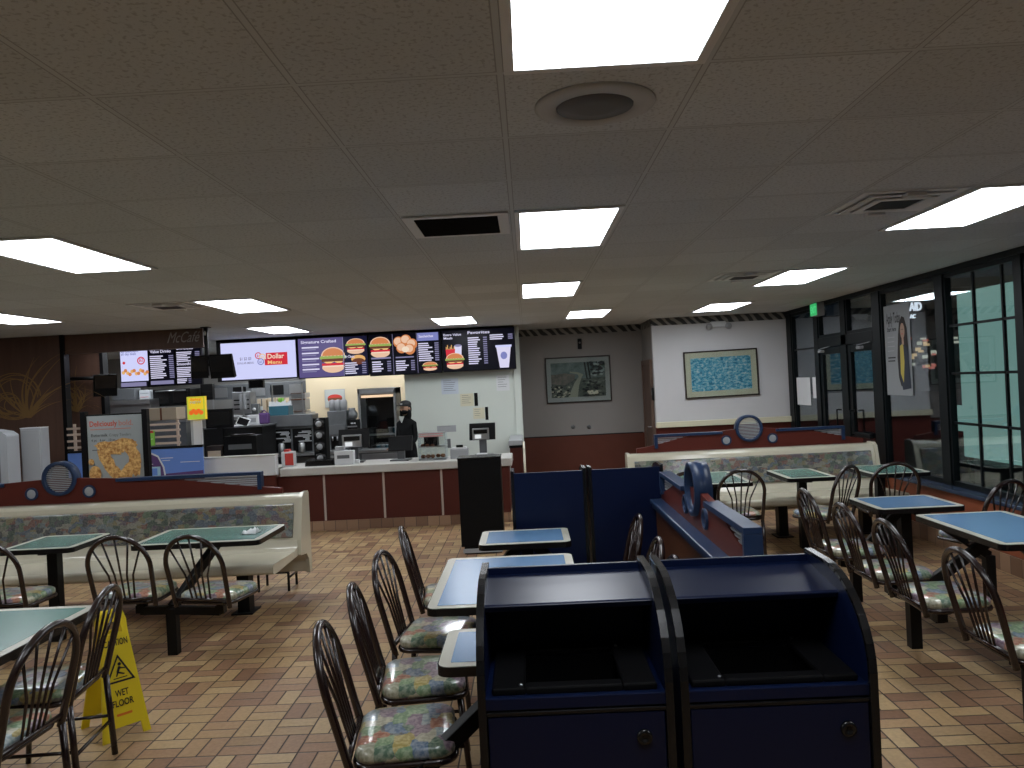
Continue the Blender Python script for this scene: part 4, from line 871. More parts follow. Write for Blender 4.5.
# refrigerator
def ex_fridge(t, W, H, d):
    dk = M_['black']
    MB().box(-W/2+.05, W/2-.04, -.02, -.005, .60, H-.10).build('door_glass', M_['glass_clear'], t); MB().box(-W/2+.02, -W/2+.05, -.03, 0, .56, H-.05).box(W/2-.04, W/2-.01, -.03, 0, .56, H-.05).box(-W/2+.02, W/2-.01, -.03, 0, H-.09, H-.05).box(-W/2+.02, W/2-.01, -.03, 0, .56, .60).build('door_frame', M_['steel'], t, bevel=.003)
    MB().box(-W/2+.05, W/2-.04, .40, .41, .60, H-.1).build('liner', dk, t); MB().box(-W/2+.06, W/2-.05, .0, .03, H-.15, H-.11).build('inner_lamp', emis('fridge_lamp', (1, .68, .45), 1.3), t)
    for k in range(2): MB().box(-W/2+.05, W/2-.04, .03, .38, .80+k*.28, .815+k*.28).build('shelf', M_['steel'], t)
    rnd = random.Random(2)
    for k in range(2): MB().box(-W/2+.01, W/2-.01, -.02, 0, .04+k*.26, .28+k*.26).build('drawer', M_['steel'], t, bevel=.004)
def fr_body(t, W, H, d): ex_fridge(t, W, H, d); MB().box(-W/2, -W/2+.04, 0, .5, 0, H).box(W/2-.03, W/2, 0, .5, 0, H).box(-W/2, W/2, 0, .5, H-.10, H).box(-W/2, W/2, .42, .5, 0, H).box(-W/2, W/2, 0, .5, .0, .58).build('cabinet', M_['steel'], t, bevel=.004)
kb('refrigerator', 'glass-door stainless refrigerator with a warm light under its top', 'refrigerator', 357, 388, 395.5, 470, 12.6, .5, None, base=.0, extra=fr_body)
rnd = random.Random(12)
for row, zz in ((0, .816), (1, .6), (2, 1.096)):
    for k in range(6):
        if row == 2 and k < 3: continue
        xx = -2.46+k*.07; c = thing('jar', ['small pale tub on the middle shelf of the refrigerator', 'small tub on the lowest shelf of the refrigerator', 'small tub on the top shelf of the refrigerator'][row], 'jar', (xx, 12.75+rnd.uniform(0, .05), zz), 0, 'tubs inside the refrigerator')
        MB().lathe([(.028, 0), (.034, .09), (.036, .095)], seg=12).build('tub', M_['grey_l'] if k % 2 else M_['teal_box'], c); MB().lathe([(.037, .095), (.037, .105), (.01, .107)], seg=12).build('lid', M_['paper'], c)
# point of sale sets
def pos(label, px0, py0, px1, py1, Y, lit, rot):
    xa, zt = A(px0, py0, Y); xb, _ = A(px1, py0, Y); _, zs = A((px0+px1)/2, py1, Y); cx = (xa+xb)/2; W = xb-xa; H = zt-zs
    t = thing('point_of_sale_terminal', label, 'till', (cx, Y, WT), rot, 'tills on the service counter'); b = zs-WT
    MB().prism([(0, b), (.07, b+H), (.12, b+H), (.06, b)], -W/2, W/2, 'x').build('monitor', M_['black'], t, bevel=.008)
    MB().box(-.05, .05, .05, .10, 0.0, b+H*.5).build('stand', M_['grey'], t, bevel=.006); MB().box(-.13, .13, -.05, .17, 0, .02).build('foot', M_['grey'], t, bevel=.006)
    if lit:
        MB().box(-W*.36, W*.28, -.06, -.02, b+H*.05, b+H*.72).build('customer_display', M_['steel'], t, bevel=.006); MB().box(-W*.30, W*.22, -.063, -.06, b+H*.40, b+H*.64).build('display_glass', M_['black_gloss'], t); MB().box(-W*.26, -W*.02, -.066, -.063, b+H*.12, b+H*.34).build('display_lit', emis('white_display', (.75, .78, .8), 1), t)
        MB().box(-W*.20, W*.20, -.14, -.06, 0, .05).build('card_reader', M_['paper'], t, bevel=.01)
    return t
pos('till with a pale customer display beside the white printer, left on the counter', 338, 430, 368, 448, 10.65, True, .08)
pos('till with a plain black monitor in front of the worker', 387, 437, 411, 451, 10.6, False, -.1)
pos('till at the right end of the counter behind the black cabinet', 468.5, 424, 494.5, 440, 10.7, True, -.05)
kb('receipt_printer', 'white receipt printer beside the left till', 'printer', 334, 451, 353, 461.5, 10.42, .12, M_['paper'], base=WT, extra=lambda t, W, H, d: (MB().box(-W*.35, W*.3, -.004, 0, H*.45, H*.7).build('slot', M_['grey'], t), MB().box(-W*.5, 0, .05, d, H, H+.06).build('cover', M_['grey_l'], t, bevel=.008)))
kb('serving_tray', 'short stack of black trays lying on the counter front', 'trays', 303.5, 454.5, 334, 462.5, 10.4, .28, None, base=WT, extra=lambda t, W, H, d: [MB().prism(rrect(-W/2+.003*k, W/2-.003*k, 0, d, .04), k*.02, k*.02+.014, 'z').build('tray', M_['black_gloss'], t) for k in range(4)])
def ex_case(t, W, H, d):
    MB().box(-W/2, W/2, -.0, d, 0, .02).box(-W/2, W/2, 0, d, H*.48, H*.51).box(-W/2, W/2, 0, d, H-.012, H).build('shelf', M_['steel'], t)
    MB().box(-W/2, W/2, -.006, 0, 0, H).box(-W/2, -W/2+.006, 0, d, 0, H).box(W/2-.006, W/2, 0, d, 0, H).build('glass', M_['glass_clear'], t)
    MB().box(-W*.30, W*.18, .05, d, H*.50, H*.85).build('back_card', M_['black'], t); MB().box(-W*.46, W*.42, -.010, -.006, H*.86, H*.92).box(-W*.46, W*.42, -.010, -.006, H*.95, H*.99).build('stripe_print', mat('pale_pink_stripe', (.55, .30, .30), .5), t)
t = kb('pastry_case', 'clear acrylic pastry case with red striped header on the counter', 'display case', 417.5, 433, 445, 461, 10.45, .26, None, base=WT, extra=ex_case)
x0, Y0 = t.location.x, 10.5; rnd = random.Random(4)
for k in range(8):
    o = thing('pastry', ['brown pastry lying on the lower shelf of the pastry case', 'brown pastry lying on the upper shelf of the pastry case'][k//5], 'pastry', (x0-.13+(k % 5)*.065, Y0+rnd.uniform(0, .08), WT+(.022 if k < 5 else .165)), rnd.uniform(0, 3), 'pastries in the case')
    MB().ball((0, 0, .028), .036, .030, .027, 0, 12, 6).build('bun', M_['amber'], o); MB().ball((0, 0, .045), .02, .018, .012, 0, 8, 5).build('glaze', M_['tan'] if k % 2 else M_['mat_cream'], o)
kb('red_cup_stack', 'red and white food cartons at the left end of the counter', 'cartons', 281, 452, 293, 464, 10.5, .14, M_['paper'], base=WT, extra=lambda t, W, H, d: (MB().box(-W*.2, W*.5, -.004, 0, H*.1, H*.9).build('red_face', M_['red_ink'], t), MB().box(-W*.3, W*.1, .02, d, H, H+.03).build('red_lid', M_['red_ink'], t)))
kb('napkin_box', 'low white dispenser left of the right till', 'dispenser', 450, 449, 468, 456, 10.5, .16, M_['grey_l'], base=WT, extra=lambda t, W, H, d: (MB().box(-W*.4, W*.4, .02, d*.8, H, H+.02).build('napkins', M_['paper'], t), MB().box(-.04, .05, .03, .06, H+.02, H+.05).build('clip', M_['black'], t)))
# wall papers and plates on the pale wall
def note(label, px0, py0, px1, py1, mt, rows, grp='papers taped to the pale wall', ink=None, name='notice'):
    xa, zt = A(px0, py0, 12.42); xb, _ = A(px1, py0, 12.42); _, zb = A(px0, py1, 12.42)
    t = thing(name, label, 'notice', (xa, 12.415, zb), 0, grp); W, H = xb-xa, zt-zb; MB().box(0, W, -.001, .005, 0, H).build('sheet', mt, t)
    f = Flat(0, 0, -.002); rnd = random.Random(px0)
    for k in range(rows): z = H*(.85-.75*k/max(1, rows)); f.rect(W*.12, z, W*(rnd.uniform(.5, .9)), z+H*.025, 0)
    if rows: f.build('small_print', [ink or M_['grey']], t)
    return t
note('pale blue printed notice high on the pale wall, below the menu screens', 441, 379, 458, 394.5, mat('pale_blue_sheet', (.50, .55, .62), .6), 6)
note('white printed notice near the right corner of the pale wall', 496, 375.5, 509, 391, M_['paper'], 5)
note('cream instruction sheet with five lines of print on the pale wall', 460, 394, 473.5, 406.5, M_['mat_cream'], 5)
note('cream instruction sheet below and right of the other cream one', 473, 408, 484.5, 419, M_['mat_cream'], 4)
note('narrow black strip right of the upper cream sheet', 474, 393, 477.5, 406, M_['black'], 0, name='pen_holder')
note('narrow black strip right of the lower cream sheet', 485, 407, 488, 420, M_['black'], 0, name='pen_holder')
note('long grey outlet plate low on the pale wall', 437, 426, 456, 432.5, M_['grey_l'], 1, name='outlet_plate')
note('small grey card reader hung on the pale wall by the pastry case', 446, 439, 450.5, 448, M_['grey'], 2, name='card_terminal')

# person behind the counter
def worker():
    Y = 11.55; x, ztop = A(405, 400, Y); t = thing('person', 'person in black work uniform and dark cap standing behind the counter', 'person', (x, Y, 0), math.radians(-28)); S = (ztop)/1.72
    me = bpy.data.meshes.new('body'); J = [((0, 0, .92), .145), ((0, 0, 1.08), .135), ((0, .0, 1.25), .145), ((0, .01, 1.38), .12), ((0, .0, 1.45), .055), ((0, -.01, 1.51), .055),
        ((-.10, 0, .84), .10), ((-.11, -.01, .48), .062), ((-.11, .01, .08), .045), ((-.11, -.11, .04), .035), ((.10, 0, .84), .10), ((.11, -.01, .48), .062), ((.11, .01, .08), .045), ((.11, -.11, .04), .035),
        ((-.135, .01, 1.36), .055), ((-.17, .0, 1.12), .045), ((-.15, -.18, 1.02), .036), ((-.11, -.25, 1.0), .03), ((.135, .01, 1.36), .055), ((.17, 0, 1.12), .045), ((.15, -.18, 1.02), .036), ((.11, -.25, 1.0), .03)]
    ed = [(0, 1), (1, 2), (2, 3), (3, 4), (4, 5), (0, 6), (6, 7), (7, 8), (8, 9), (0, 10), (10, 11), (11, 12), (12, 13), (3, 14), (14, 15), (15, 16), (16, 17), (3, 18), (18, 19), (19, 20), (20, 21)]
    me.from_pydata([tuple(c*S for c in p) for p, r in J], ed, []); o = bpy.data.objects.new('body', me); col.objects.link(o); o.parent = t
    sk = o.modifiers.new('skin', 'SKIN'); sd = me.skin_vertices.new() if not me.skin_vertices else me.skin_vertices[0]
    for i, (p, r) in enumerate(J): sd.data[i].radius = (r*S, r*S*.8); 
    sd.data[0].use_root = True
    ss = o.modifiers.new('sub', 'SUBSURF'); ss.levels = ss.render_levels = 2; sk.use_smooth_shade = True; me.materials.append(M_['cloth_black'])
    mb = MB().ball((0, -.01, 1.585), .074, .092, .108, 0, 20, 14)
    mb.ball((0, -.102, 1.575), .012, .018, .022).ball((-.075, 0, 1.58), .012, .02, .03).ball((.075, 0, 1.58), .012, .02, .03)
    mb.v = [tuple(c*S for c in v) for v in mb.v]; mb.build('head', M_['skin'], t)
    mb = MB().ball((-.028, -.092, 1.60), .011, .008, .007).ball((.028, -.092, 1.60), .011, .008, .007); mb.v = [tuple(c*S for c in v) for v in mb.v]; mb.build('eyes', M_['black_gloss'], t)
    mb = MB().ball((0, -.035, 1.545), .068, .075, .052, 0, 16, 10); mb.v = [tuple(c*S for c in v) for v in mb.v]; mb.build('face_mask', M_['cloth_black'], t)
    mb = MB().ball((0, .02, 1.58), .084, .085, .125, 0, 18, 12).ball((-.072, .0, 1.50), .022, .045, .09).ball((.072, .0, 1.50), .022, .045, .09); mb.v = [tuple(c*S for c in v) for v in mb.v]; mb.build('hair', M_['black'], t)
    mb = MB().ball((0, .0, 1.655), .088, .105, .062, 0, 18, 10).prism([(-.07, -.08), (.07, -.08), (.055, -.155), (0, -.17), (-.055, -.155)], 1.635, 1.643, 'z'); mb.v = [tuple(c*S for c in v) for v in mb.v]; cp = mb.build('cap', mat('charcoal_cap', (.03, .032, .034), .8), t)
    mb = MB().box(-.02, .02, -.104, -.098, 1.65, 1.675); mb.v = [tuple(c*S for c in v) for v in mb.v]; mb.build('cap_badge', M_['grey_l'], cp)
    mb = MB().prism([(-.052, 1.475), (.052, 1.475), (0, 1.375)], -.118, -.105, 'y'); mb.v = [tuple(c*S for c in v) for v in mb.v]; mb.build('collar', M_['clay'], t)
    for s in (-1, 1):
        mb = MB().ball((s*.10, -.275, .995), .03, .045, .016, 0, 12, 8)
        for k in range(4): mb.tube([(s*.10+(k-1.5)*.016, -.30, 1.0), (s*.10+(k-1.5)*.018, -.34+abs(k-1.5)*.006, .998), (s*.10+(k-1.5)*.018, -.365+abs(k-1.5)*.01, .982)], [.009, .008, .006], 7)
        mb.tube([(s*.10-s*.022, -.27, 1.0), (s*.10-s*.045, -.295, 1.0), (s*.10-s*.05, -.32, .992)], [.011, .009, .007], 7)
        mb.v = [tuple(c*S for c in v) for v in mb.v]; mb.build('hand', M_['skin'], t)
worker()

# kitchen clutter on the left behind the counter
def stripes(t, W, H, d, n=3):
    mb = MB()
    for k in range(n): mb.box(-W*.42, W*.42, -.003, 0, H*(.2+.6*k/n), H*(.26+.6*k/n))
    mb.build('panel_seam', M_['black_metal'], t)
kb('kitchen_hood', 'long stainless extraction hood above the kitchen line', 'extractor hood', 212, 383, 306, 398, 14.2, .8, M_['steel_dark'], extra=lambda t, W, H, d: [MB().box(-W*.48+k*W*.2, -W*.34+k*W*.2, -.01, 0, H*.15, H*.8).build('filter', M_['black'] if k % 2 else M_['steel'], t) for k in range(5)])
kb('kitchen_shelf', 'stainless wire shelf in the kitchen under the hood', 'shelf', 213, 415, 306, 418, 13.28, .6, M_['steel'], extra=lambda t, W, H, d: [MB().box(-W/2+k*W*.32, -W/2+k*W*.32+.02, 0, .02, -.9, .55).build('upright', M_['steel'], t) for k in range(4)])
kb('kitchen_cabinet', 'grey stainless cabinet below the kitchen shelf', 'cabinet', 213, 419, 306, 450, 13.7, .5, M_['steel_dark'], base=.0, extra=lambda t, W, H, d: [MB().box(-W*.48+k*W*.24, -W*.27+k*W*.24, -.015, 0, H*.45, H*.95).build('door', M_['steel'], t, bevel=.004) for k in range(4)])
for k, (a, b, c, e) in enumerate(((257, 399, 266, 415), (267.5, 398, 276, 406), (277, 398, 285.5, 406), (267.5, 407, 276, 414.5), (284, 404, 290, 414))):
    kb('carton', ['tan carton at the left of the kitchen shelf stack', 'upper left tan carton of the shelf stack', 'upper right tan carton of the shelf stack', 'lower left tan carton of the shelf stack', 'small tan carton at the right end of the shelf stack'][k], 'carton', a, b, c, e, 13.45, .2, M_['tan'], 'cartons on the kitchen shelf', extra=lambda t, W, H, d: (MB().box(-.01, .01, -.002, .0, 0, H).build('tape', M_['grey'], t), MB().box(-W*.35, W*.1, -.003, 0, H*.3, H*.55).build('carton_label', M_['paper'], t)))
kb('green_carton', 'bright green carton on the kitchen shelf', 'carton', 278, 398, 282, 414.8, 13.33, .1, M_['green'], extra=lambda t, W, H, d: MB().box(-W*.4, W*.4, -.002, 0, H*.4, H*.6).build('carton_label', M_['paper'], t))
t = kb('bag_crate', 'teal crate full of white paper bags above the coffee brewer', 'crate', 268.5, 406, 288, 415.5, 11.72, .26, M_['teal_box'], extra=lambda t, W, H, d: [MB().prism([(-.03, 0), (.03, 0), (.02, .06+.02*(k % 3)), (-.02, .05+.02*(k % 2))], .03+.02*k, .032+.02*k, 'y').build('paper_bag', M_['paper'], t).__setattr__('location', (-W*.42+W*.12*k, 0, H*.95)) for k in range(8)])
for k, (a, b, c, e) in enumerate(((291, 393, 305, 398), (291, 399, 305, 410), (293, 411, 306, 416))):
    kb('steel_pan', ['upper steel pan hanging left of the beige wall', 'middle brown-edged steel pan left of the beige wall', 'lower steel pan on the shelf left of the beige wall'][k], 'pan', a, b, c, e, 13.3, .3, M_['steel'], 'steel pans in the kitchen', extra=lambda t, W, H, d: MB().box(-W*.52, W*.52, -.01, .0, H*.9, H).build('rim', M_['amber'], t))
kb('steam_cabinet', 'tall pale steamy steel unit in the middle of the kitchen', 'cabinet', 232, 392, 250, 414, 13.3, .3, M_['steel'], extra=lambda t, W, H, d: (stripes(t, W, H, d), MB().box(-W*.1, W*.3, -.012, 0, H*.2, H*.9).build('door', M_['grey_l'], t, bevel=.004)))
kb('kitchen_screen', 'small dark screen below the value menu screen', 'monitor', 248, 380, 263, 388, 12.9, .08, M_['black'], extra=lambda t, W, H, d: MB().box(-W*.42, W*.42, -.003, 0, H*.1, H*.88).build('screen_glass', M_['black_gloss'], t))
kb('control_box', 'grey control box with two white dials under the kitchen shelf', 'control box', 244, 404, 258, 414.8, 13.33, .1, M_['grey'], extra=lambda t, W, H, d: [MB().lathe([(.03, 0), (.028, -.02)], (-W*.22+k*W*.44, 0, H*.5), 14, axis='y').build('dial', M_['paper'], t) for k in range(2)])
kb('till_monitor', 'large black monitor back at the left of the brewing machine', 'monitor', 205, 409, 232, 428, 11.0, .06, M_['black'], extra=lambda t, W, H, d: (MB().box(-.04, .04, .01, .05, -.32, 0).build('stand', M_['black_metal'], t), MB().box(-W*.40, W*.40, -.006, 0, H*.15, H*.85).build('back_shell', M_['black_gloss'], t, bevel=.01)))
t = thing('tablet', 'tilted tablet with a white frame beside the drive-through printer', 'tablet', (0, 0, 0)); x, z = A(241, 426, 11.1); t.location = (x, 11.1, z); t.rotation_euler = (-.5, .35, 0)
MB().box(-.09, .09, 0, .012, 0, .14).build('bezel', M_['paper'], t, bevel=.006); MB().box(-.075, .075, -.002, 0, .018, .122).build('screen_glass', M_['black_gloss'], t); MB().box(-.02, .02, .012, .03, -.05, .06).build('holder', M_['black'], t)
kb('food_bag_stack', 'white printed bag stack right of the tablet', 'bag', 247, 415, 258, 425, 11.3, .1, M_['paper'], extra=lambda t, W, H, d: MB().box(-W*.3, W*.3, -.003, 0, H*.3, H*.7).build('bag_print', M_['grey_l'], t))
kb('purple_bag', 'small dark purple sack next to the white printed bags', 'bag', 258, 413, 268, 424, 11.35, .1, M_['purple'], bev=.02, extra=lambda t, W, H, d: MB().tube([(-W*.3, .05, H), (0, .05, H+.04), (W*.3, .05, H)], .008).build('handle', M_['purple'], t))
kb('label_printer', 'black box printer behind the white upstand', 'printer', 223, 436, 256, 452, 10.5, .28, M_['black'], base=WT, extra=lambda t, W, H, d: (MB().box(-W*.3, W*.3, .02, d*.8, H, H+.02).build('lid', M_['black_gloss'], t, bevel=.006), MB().box(-W*.35, W*.35, -.004, 0, H*.6, H*.75).build('paper_slot', M_['grey'], t)))
kb('brown_tray', 'small brown box at the left of the black printer', 'box', 206, 446, 222, 455, 10.5, .2, M_['picture_frame'], base=WT, extra=lambda t, W, H, d: MB().box(-W*.4, W*.4, -.004, 0, H*.55, H*.8).build('pale_band', M_['tan'], t))
kb('under_counter_unit', 'dark drive-through work table behind the white upstand', 'counter', 203, 428, 262, 440, 11.05, .6, M_['black_metal'], base=0, extra=lambda t, W, H, d: MB().box(-W/2-.02, W/2+.02, -.02, d, H, H+.02).build('worktop', M_['steel_dark'], t))
kb('ceiling_return', 'dark hanging kitchen panels left of the hood', 'panel', 200, 384, 212, 400, 12.5, .1, M_['black'], extra=lambda t, W, H, d: stripes(t, W, H, d, 2))
kb('black_oven', 'black oven top row behind the slatted screen', 'oven', 152, 389, 190, 406, 12.2, .4, M_['black'], extra=lambda t, W, H, d: (MB().box(-W*.45, -W*.05, -.01, 0, H*.15, H*.85).box(W*.05, W*.45, -.01, 0, H*.15, H*.85).build('oven_door', M_['black_gloss'], t, bevel=.004), MB().tube([(-W*.4, -.03, H*.9), (W*.4, -.03, H*.9)], .01).build('handle', M_['steel'], t)))
kb('paper_stack', 'leaning white papers between the oven and the steel unit', 'papers', 139, 390, 150, 410, 12.1, .1, M_['paper_grey'], extra=lambda t, W, H, d: [MB().box(-W*.4, W*.35, -.003, 0, H*(.1+.18*k), H*(.12+.18*k)).build('line', M_['red_ink'] if k == 3 else M_['grey'], t) for k in range(5)])
kb('steel_prep_unit', 'stainless prep unit behind the blue slatted screen', 'cabinet', 104, 400, 150, 440, 11.9, .5, M_['steel'], base=0, extra=lambda t, W, H, d: (MB().box(-W*.5, W*.5, -.02, .0, H*.96, H).build('rim', M_['steel'], t), MB().box(-W*.4, W*.1, .1, .3, H, H+.18).build('raised_box', M_['steel_dark'], t, bevel=.01)))
kb('kraft_box', 'long kraft carton lying above the slats', 'carton', 147, 408, 176, 420.3, 11.05, .3, M_['tan'], extra=lambda t, W, H, d: (MB().box(-W*.5, W*.5, .14, .16, H, H+.002).build('tape', M_['grey_l'], t), MB().box(-W*.06, W*.0, -.002, 0, 0, H).build('seam', M_['amber'], t)))
kb('side_table', 'dark work table under the long kraft carton behind the slats', 'table', 143, 420.5, 186, 424, 11.02, .4, M_['steel_dark'], base=0, extra=lambda t, W, H, d: MB().box(-W/2-.01, W/2+.01, -.01, d, H-.03, H).build('top', M_['steel'], t))
kb('kitchen_partition', 'grey tall kitchen panel at the left behind the black monitor', 'partition', 93, 352, 104, 440, 12.0, .1, M_['grey_l'], base=0, extra=lambda t, W, H, d: MB().box(-W*.5, W*.5, -.01, 0, 0.9, .94).build('rail', M_['steel'], t))

# slatted screen with blue lower panels
x0, _ = A(68, 450, 9.95); x1, _ = A(203, 450, 9.95); zs = [A(120, y, 9.95)[1] for y in (418, 425.5, 432, 438.5, 445)]; zp = A(174, 446, 9.95)[1]; zpb = A(174, 476, 9.95)[1]
t = thing('slatted_screen', 'screen of pale horizontal slats over blue panels left of the counter', 'screen', (x0, 9.95, 0)); W = x1-x0
mb_ = [MB().box(0, W-.28, -.012, .012, z-.045, z-.018).build('slat', M_['slat'], t, bevel=.002) for z in (A(120, y, 9.95)[1] for y in (424, 430, 436.5, 443))]
for px in (75, 106, 178): MB().box(A(px, 440, 9.95)[0]-x0-.014, A(px, 440, 9.95)[0]-x0+.014, -.006, .02, zp, zp+.34).build('upright', M_['slat'], t)
MB().box(0, W, -.012, .012, zpb, zp-.02).build('blue_panel', M_['blue_panel'], t, bevel=.002); MB().box(0, W, -.018, .018, zp-.03, zp).build('dark_rail', M_['black_metal'], t); MB().box(0, W, -.01, .01, 0, zpb).build('red_base', M_['counter_red'], t)
xa = A(145, 460, 9.93)[0]-x0; f = Flat(0, zpb, -.013); H = zp-.03-zpb
f.poly([(xa, 0), (xa+.24, 0), (xa+.22, .12), (xa+.16, .25), (xa, H-.02)], 0); f.poly([(xa+.24, 0), (xa+.26, 0), (xa+.24, .13), (xa+.17, .27), (xa, H), (xa, H-.02), (xa+.16, .25), (xa+.22, .12)], 1)
f.rect(xa+.04, .01, xa+.19, .13, 2); f.rect(xa+.08, .02, xa+.15, .11, 3); f.rect(xa+.20, .23, xa+.36, .238, 1); f.rect(xa+.22, .20, xa+.32, .207, 1); f.rect(xa+.45, .17, xa+.70, .178, 1); f.rect(xa, .16, xa+.10, .168, 1); f.poly([(xa+.25, 0), (W, 0), (W, .06), (xa+.26, .035)], 0)
f.build('panel_print', [M_['purple'], M_['paper'], mat('ice_blue', (.35, .55, .65), .5), M_['blue_panel']], t)
# promo cards standing by the slats
def card(name, label, px0, py0, px1, py1, Y, mats, draw, th=.02):
    xa, zt = A(px0, py0, Y); xb, _ = A(px1, py0, Y); _, zb = A(px0, py1, Y); W, H = xb-xa, zt-zb
    t = thing(name, label, 'sign', (xa, Y, zb)); MB().box(0, W, 0, th, 0, H).build('board', mats[0], t, bevel=.002); f = Flat(0, 0, -.001); draw(f, W, H); f.build('print', mats, t); return t
card('promo_light_box', 'yellow backlit sign with orange food above the slatted screen', 186.5, 397, 204.5, 420, 9.85, [YL['y'], YL['o'], YL['g'], M_['paper']], lambda f, W, H: (f.rect(.004, .004, W-.004, H-.004, 2), f.rect(W*.08, H*.45, W*.92, H*.95, 0), f.text('Spicy', W*.5, H*.84, .03, 1, w=W*.6, align='c'), f.text('NEW', W*.5, H*.70, .03, 3, w=W*.6, align='c'), [f.ell(W*(.22+.14*k), H*(.30+.07*(k % 2)), W*.13, H*.10, 1) for k in range(5)]), .06)
card('menu_sheet', 'blank pale sheet standing under the yellow sign', 190.5, 420.5, 201.5, 445, 9.9, [M_['paper'], M_['paper_grey']], lambda f, W, H: f.rect(0, 0, W*.22, H, 1))
card('green_leaflet', 'small lime green leaflet beside the food poster stand', 146, 431, 154, 446, 9.85, [M_['green'], M_['red_ink'], M_['mat_cream']], lambda f, W, H: (f.poly([(0, H*.8), (W, H*.85), (W*.8, H), (W*.2, H)], 1), f.text('fresh', W*.5, H*.4, .02, 2, w=W*.7, align='c')))

# poster stand behind the left bench
Y = 8.3; xa, zt = A(86.5, 416.5, Y); xb, _ = A(141.5, 416.5, Y); zb = A(86.5, 482, Y)[1]; W, H = xb-xa, zt-zb
t = thing('poster_stand', 'black framed poster stand advertising fried chicken behind the left bench', 'poster stand', (xa, Y, 0))
for q in (-.035, W+.035): MB().box(q-.028, q+.028, -.02, .05, 0, zt+.05).box(q-.03, q+.03, -.22, .25, 0, .03).build('post', M_['black'], t, bevel=.004)
MB().box(-.01, W+.01, 0, .03, zb-.05, zt+.015).build('frame', M_['black'], t, bevel=.003)
f = Flat(0, zb, -.001); f.rect(0, 0, W, H, 0)
f.text('Deliciously', W*.05, H*.84, .058, 1, w=W*.50); f.text('bold.', W*.58, H*.84, .058, 2, w=W*.26); f.rect(W*.06, H*.785, W*.80, H*.80, 2)
f.text('Buttermilk', W*.07, H*.68, .034, 3, w=W*.30, bold=False); f.text('Crispy Tenders', W*.40, H*.68, .030, 4, w=W*.40, bold=False); f.text('4 pc   6 pc   10 pc', W*.07, H*.61, .026, 3, w=W*.44, bold=False); f.rect(W*.08, H*.47, W*.20, H*.485, 4)
rnd = random.Random(8)
for cx, cz, L_, an in ((.40, .50, .26, -12), (.62, .54, .26, 4), (.80, .44, .24, -55), (.85, .26, .24, -85), (.70, .12, .26, -130), (.35, .30, .26, -62), (.48, .13, .22, -40)):
    p = []
    for k in range(26):
        a = 2*PI*k/26; r = 1+rnd.uniform(-.13, .13); u, v = L_*.62*math.cos(a)*r, L_*.26*math.sin(a)*r; ra = math.radians(an); p.append((W*cx+u*math.cos(ra)-v*math.sin(ra), H*cz+u*math.sin(ra)+v*math.cos(ra)))
    p = [(min(max(a, .004), W-.004), min(max(b, .004), H-.004)) for a, b in p]; f.poly(p, 5)
f.ell(W*.12, H*.12, W*.11, H*.12, 5); f.ell(W*.06, H*.3, W*.05, H*.05, 5)
f.build('poster_print', [mat('poster_grey', (.30, .33, .33), .6), mat('poster_red', (.45, .07, .04), .6), mat('poster_pink', (.42, .20, .17), .6), M_['ink'], M_['grey'], M_['chicken']], t)

# pale cabinet and stainless drink station at the left edge
def ex_white(t, W, H, d): MB().box(-W/2+.012, W/2-.012, -.012, 0, .02, H-.02).build('door', M_['grey_l'], t, bevel=.005); MB().box(-W/2, W/2, -.008, d, H, H+.01).build('top', M_['paper'], t)
kb('pale_cabinet', 'upright pale grey cabinet before the brown swirl wall', 'cabinet', 20, 428.5, 40.5, 480, 9.2, .16, M_['paper_grey'], base=0, extra=ex_white)
xb, zt = A(6, 430, 8.8); t = thing('drink_station', 'rounded stainless cabinet cut by the left edge behind the bench', 'cabinet', (xb-.36, 8.8, 0))
pr = [(-.30, 0), (.36, 0), (.36, zt-.06), (.30, zt-.02), (.15, zt+.01), (-.30, zt+.02)]
MB().prism(pr, 0, .22, 'y').build('body', M_['paper_grey'], t, bevel=.02, seg=3); MB().box(-.28, .28, -.012, .0, zt-.62, zt-.26).build('dark_bay', M_['steel_dark'], t, bevel=.01)

# ================================================================ WALL THINGS ON THE RIGHT
def picture(label, px0, py0, px1, py1, Y, tilt, frame, matb, art, mw, draw=None, extra_mats=()):
    xa, _ = A(px0, (py0+py1)/2, Y); xb, _ = A(px1, (py0+py1)/2, Y); _, zt = A((px0+px1)/2, py0, Y); _, zb = A((px0+px1)/2, py1, Y); W, H = xb-xa, zt-zb
    t = thing('framed_picture', label, 'picture', ((xa+xb)/2, Y-.004, (zt+zb)/2)); t.rotation_euler.y = tilt; fw = .022; a, b = W/2, H/2
    MB().box(-a, a, -.03, 0, b-fw, b).box(-a, a, -.03, 0, -b, -b+fw).box(-a, -a+fw, -.03, 0, -b+fw, b-fw).box(a-fw, a, -.03, 0, -b+fw, b-fw).build('frame', frame, t, bevel=.003)
    MB().box(-a+fw, a-fw, -.014, -.002, -b+fw, b-fw).build('mat_board', matb, t)
    a, b = a-fw-mw, b-fw-mw; f = Flat(0, 0, -.0142); f.rect(-a, -b, a, b, 0)
    if draw: draw(f, a, b)
    f.build('print', [art]+list(extra_mats), t)
    MB().box(-a-mw, a+mw, -.0215, -.020, -b-mw, b+mw).build('glazing', M_['glass_clear'], t)
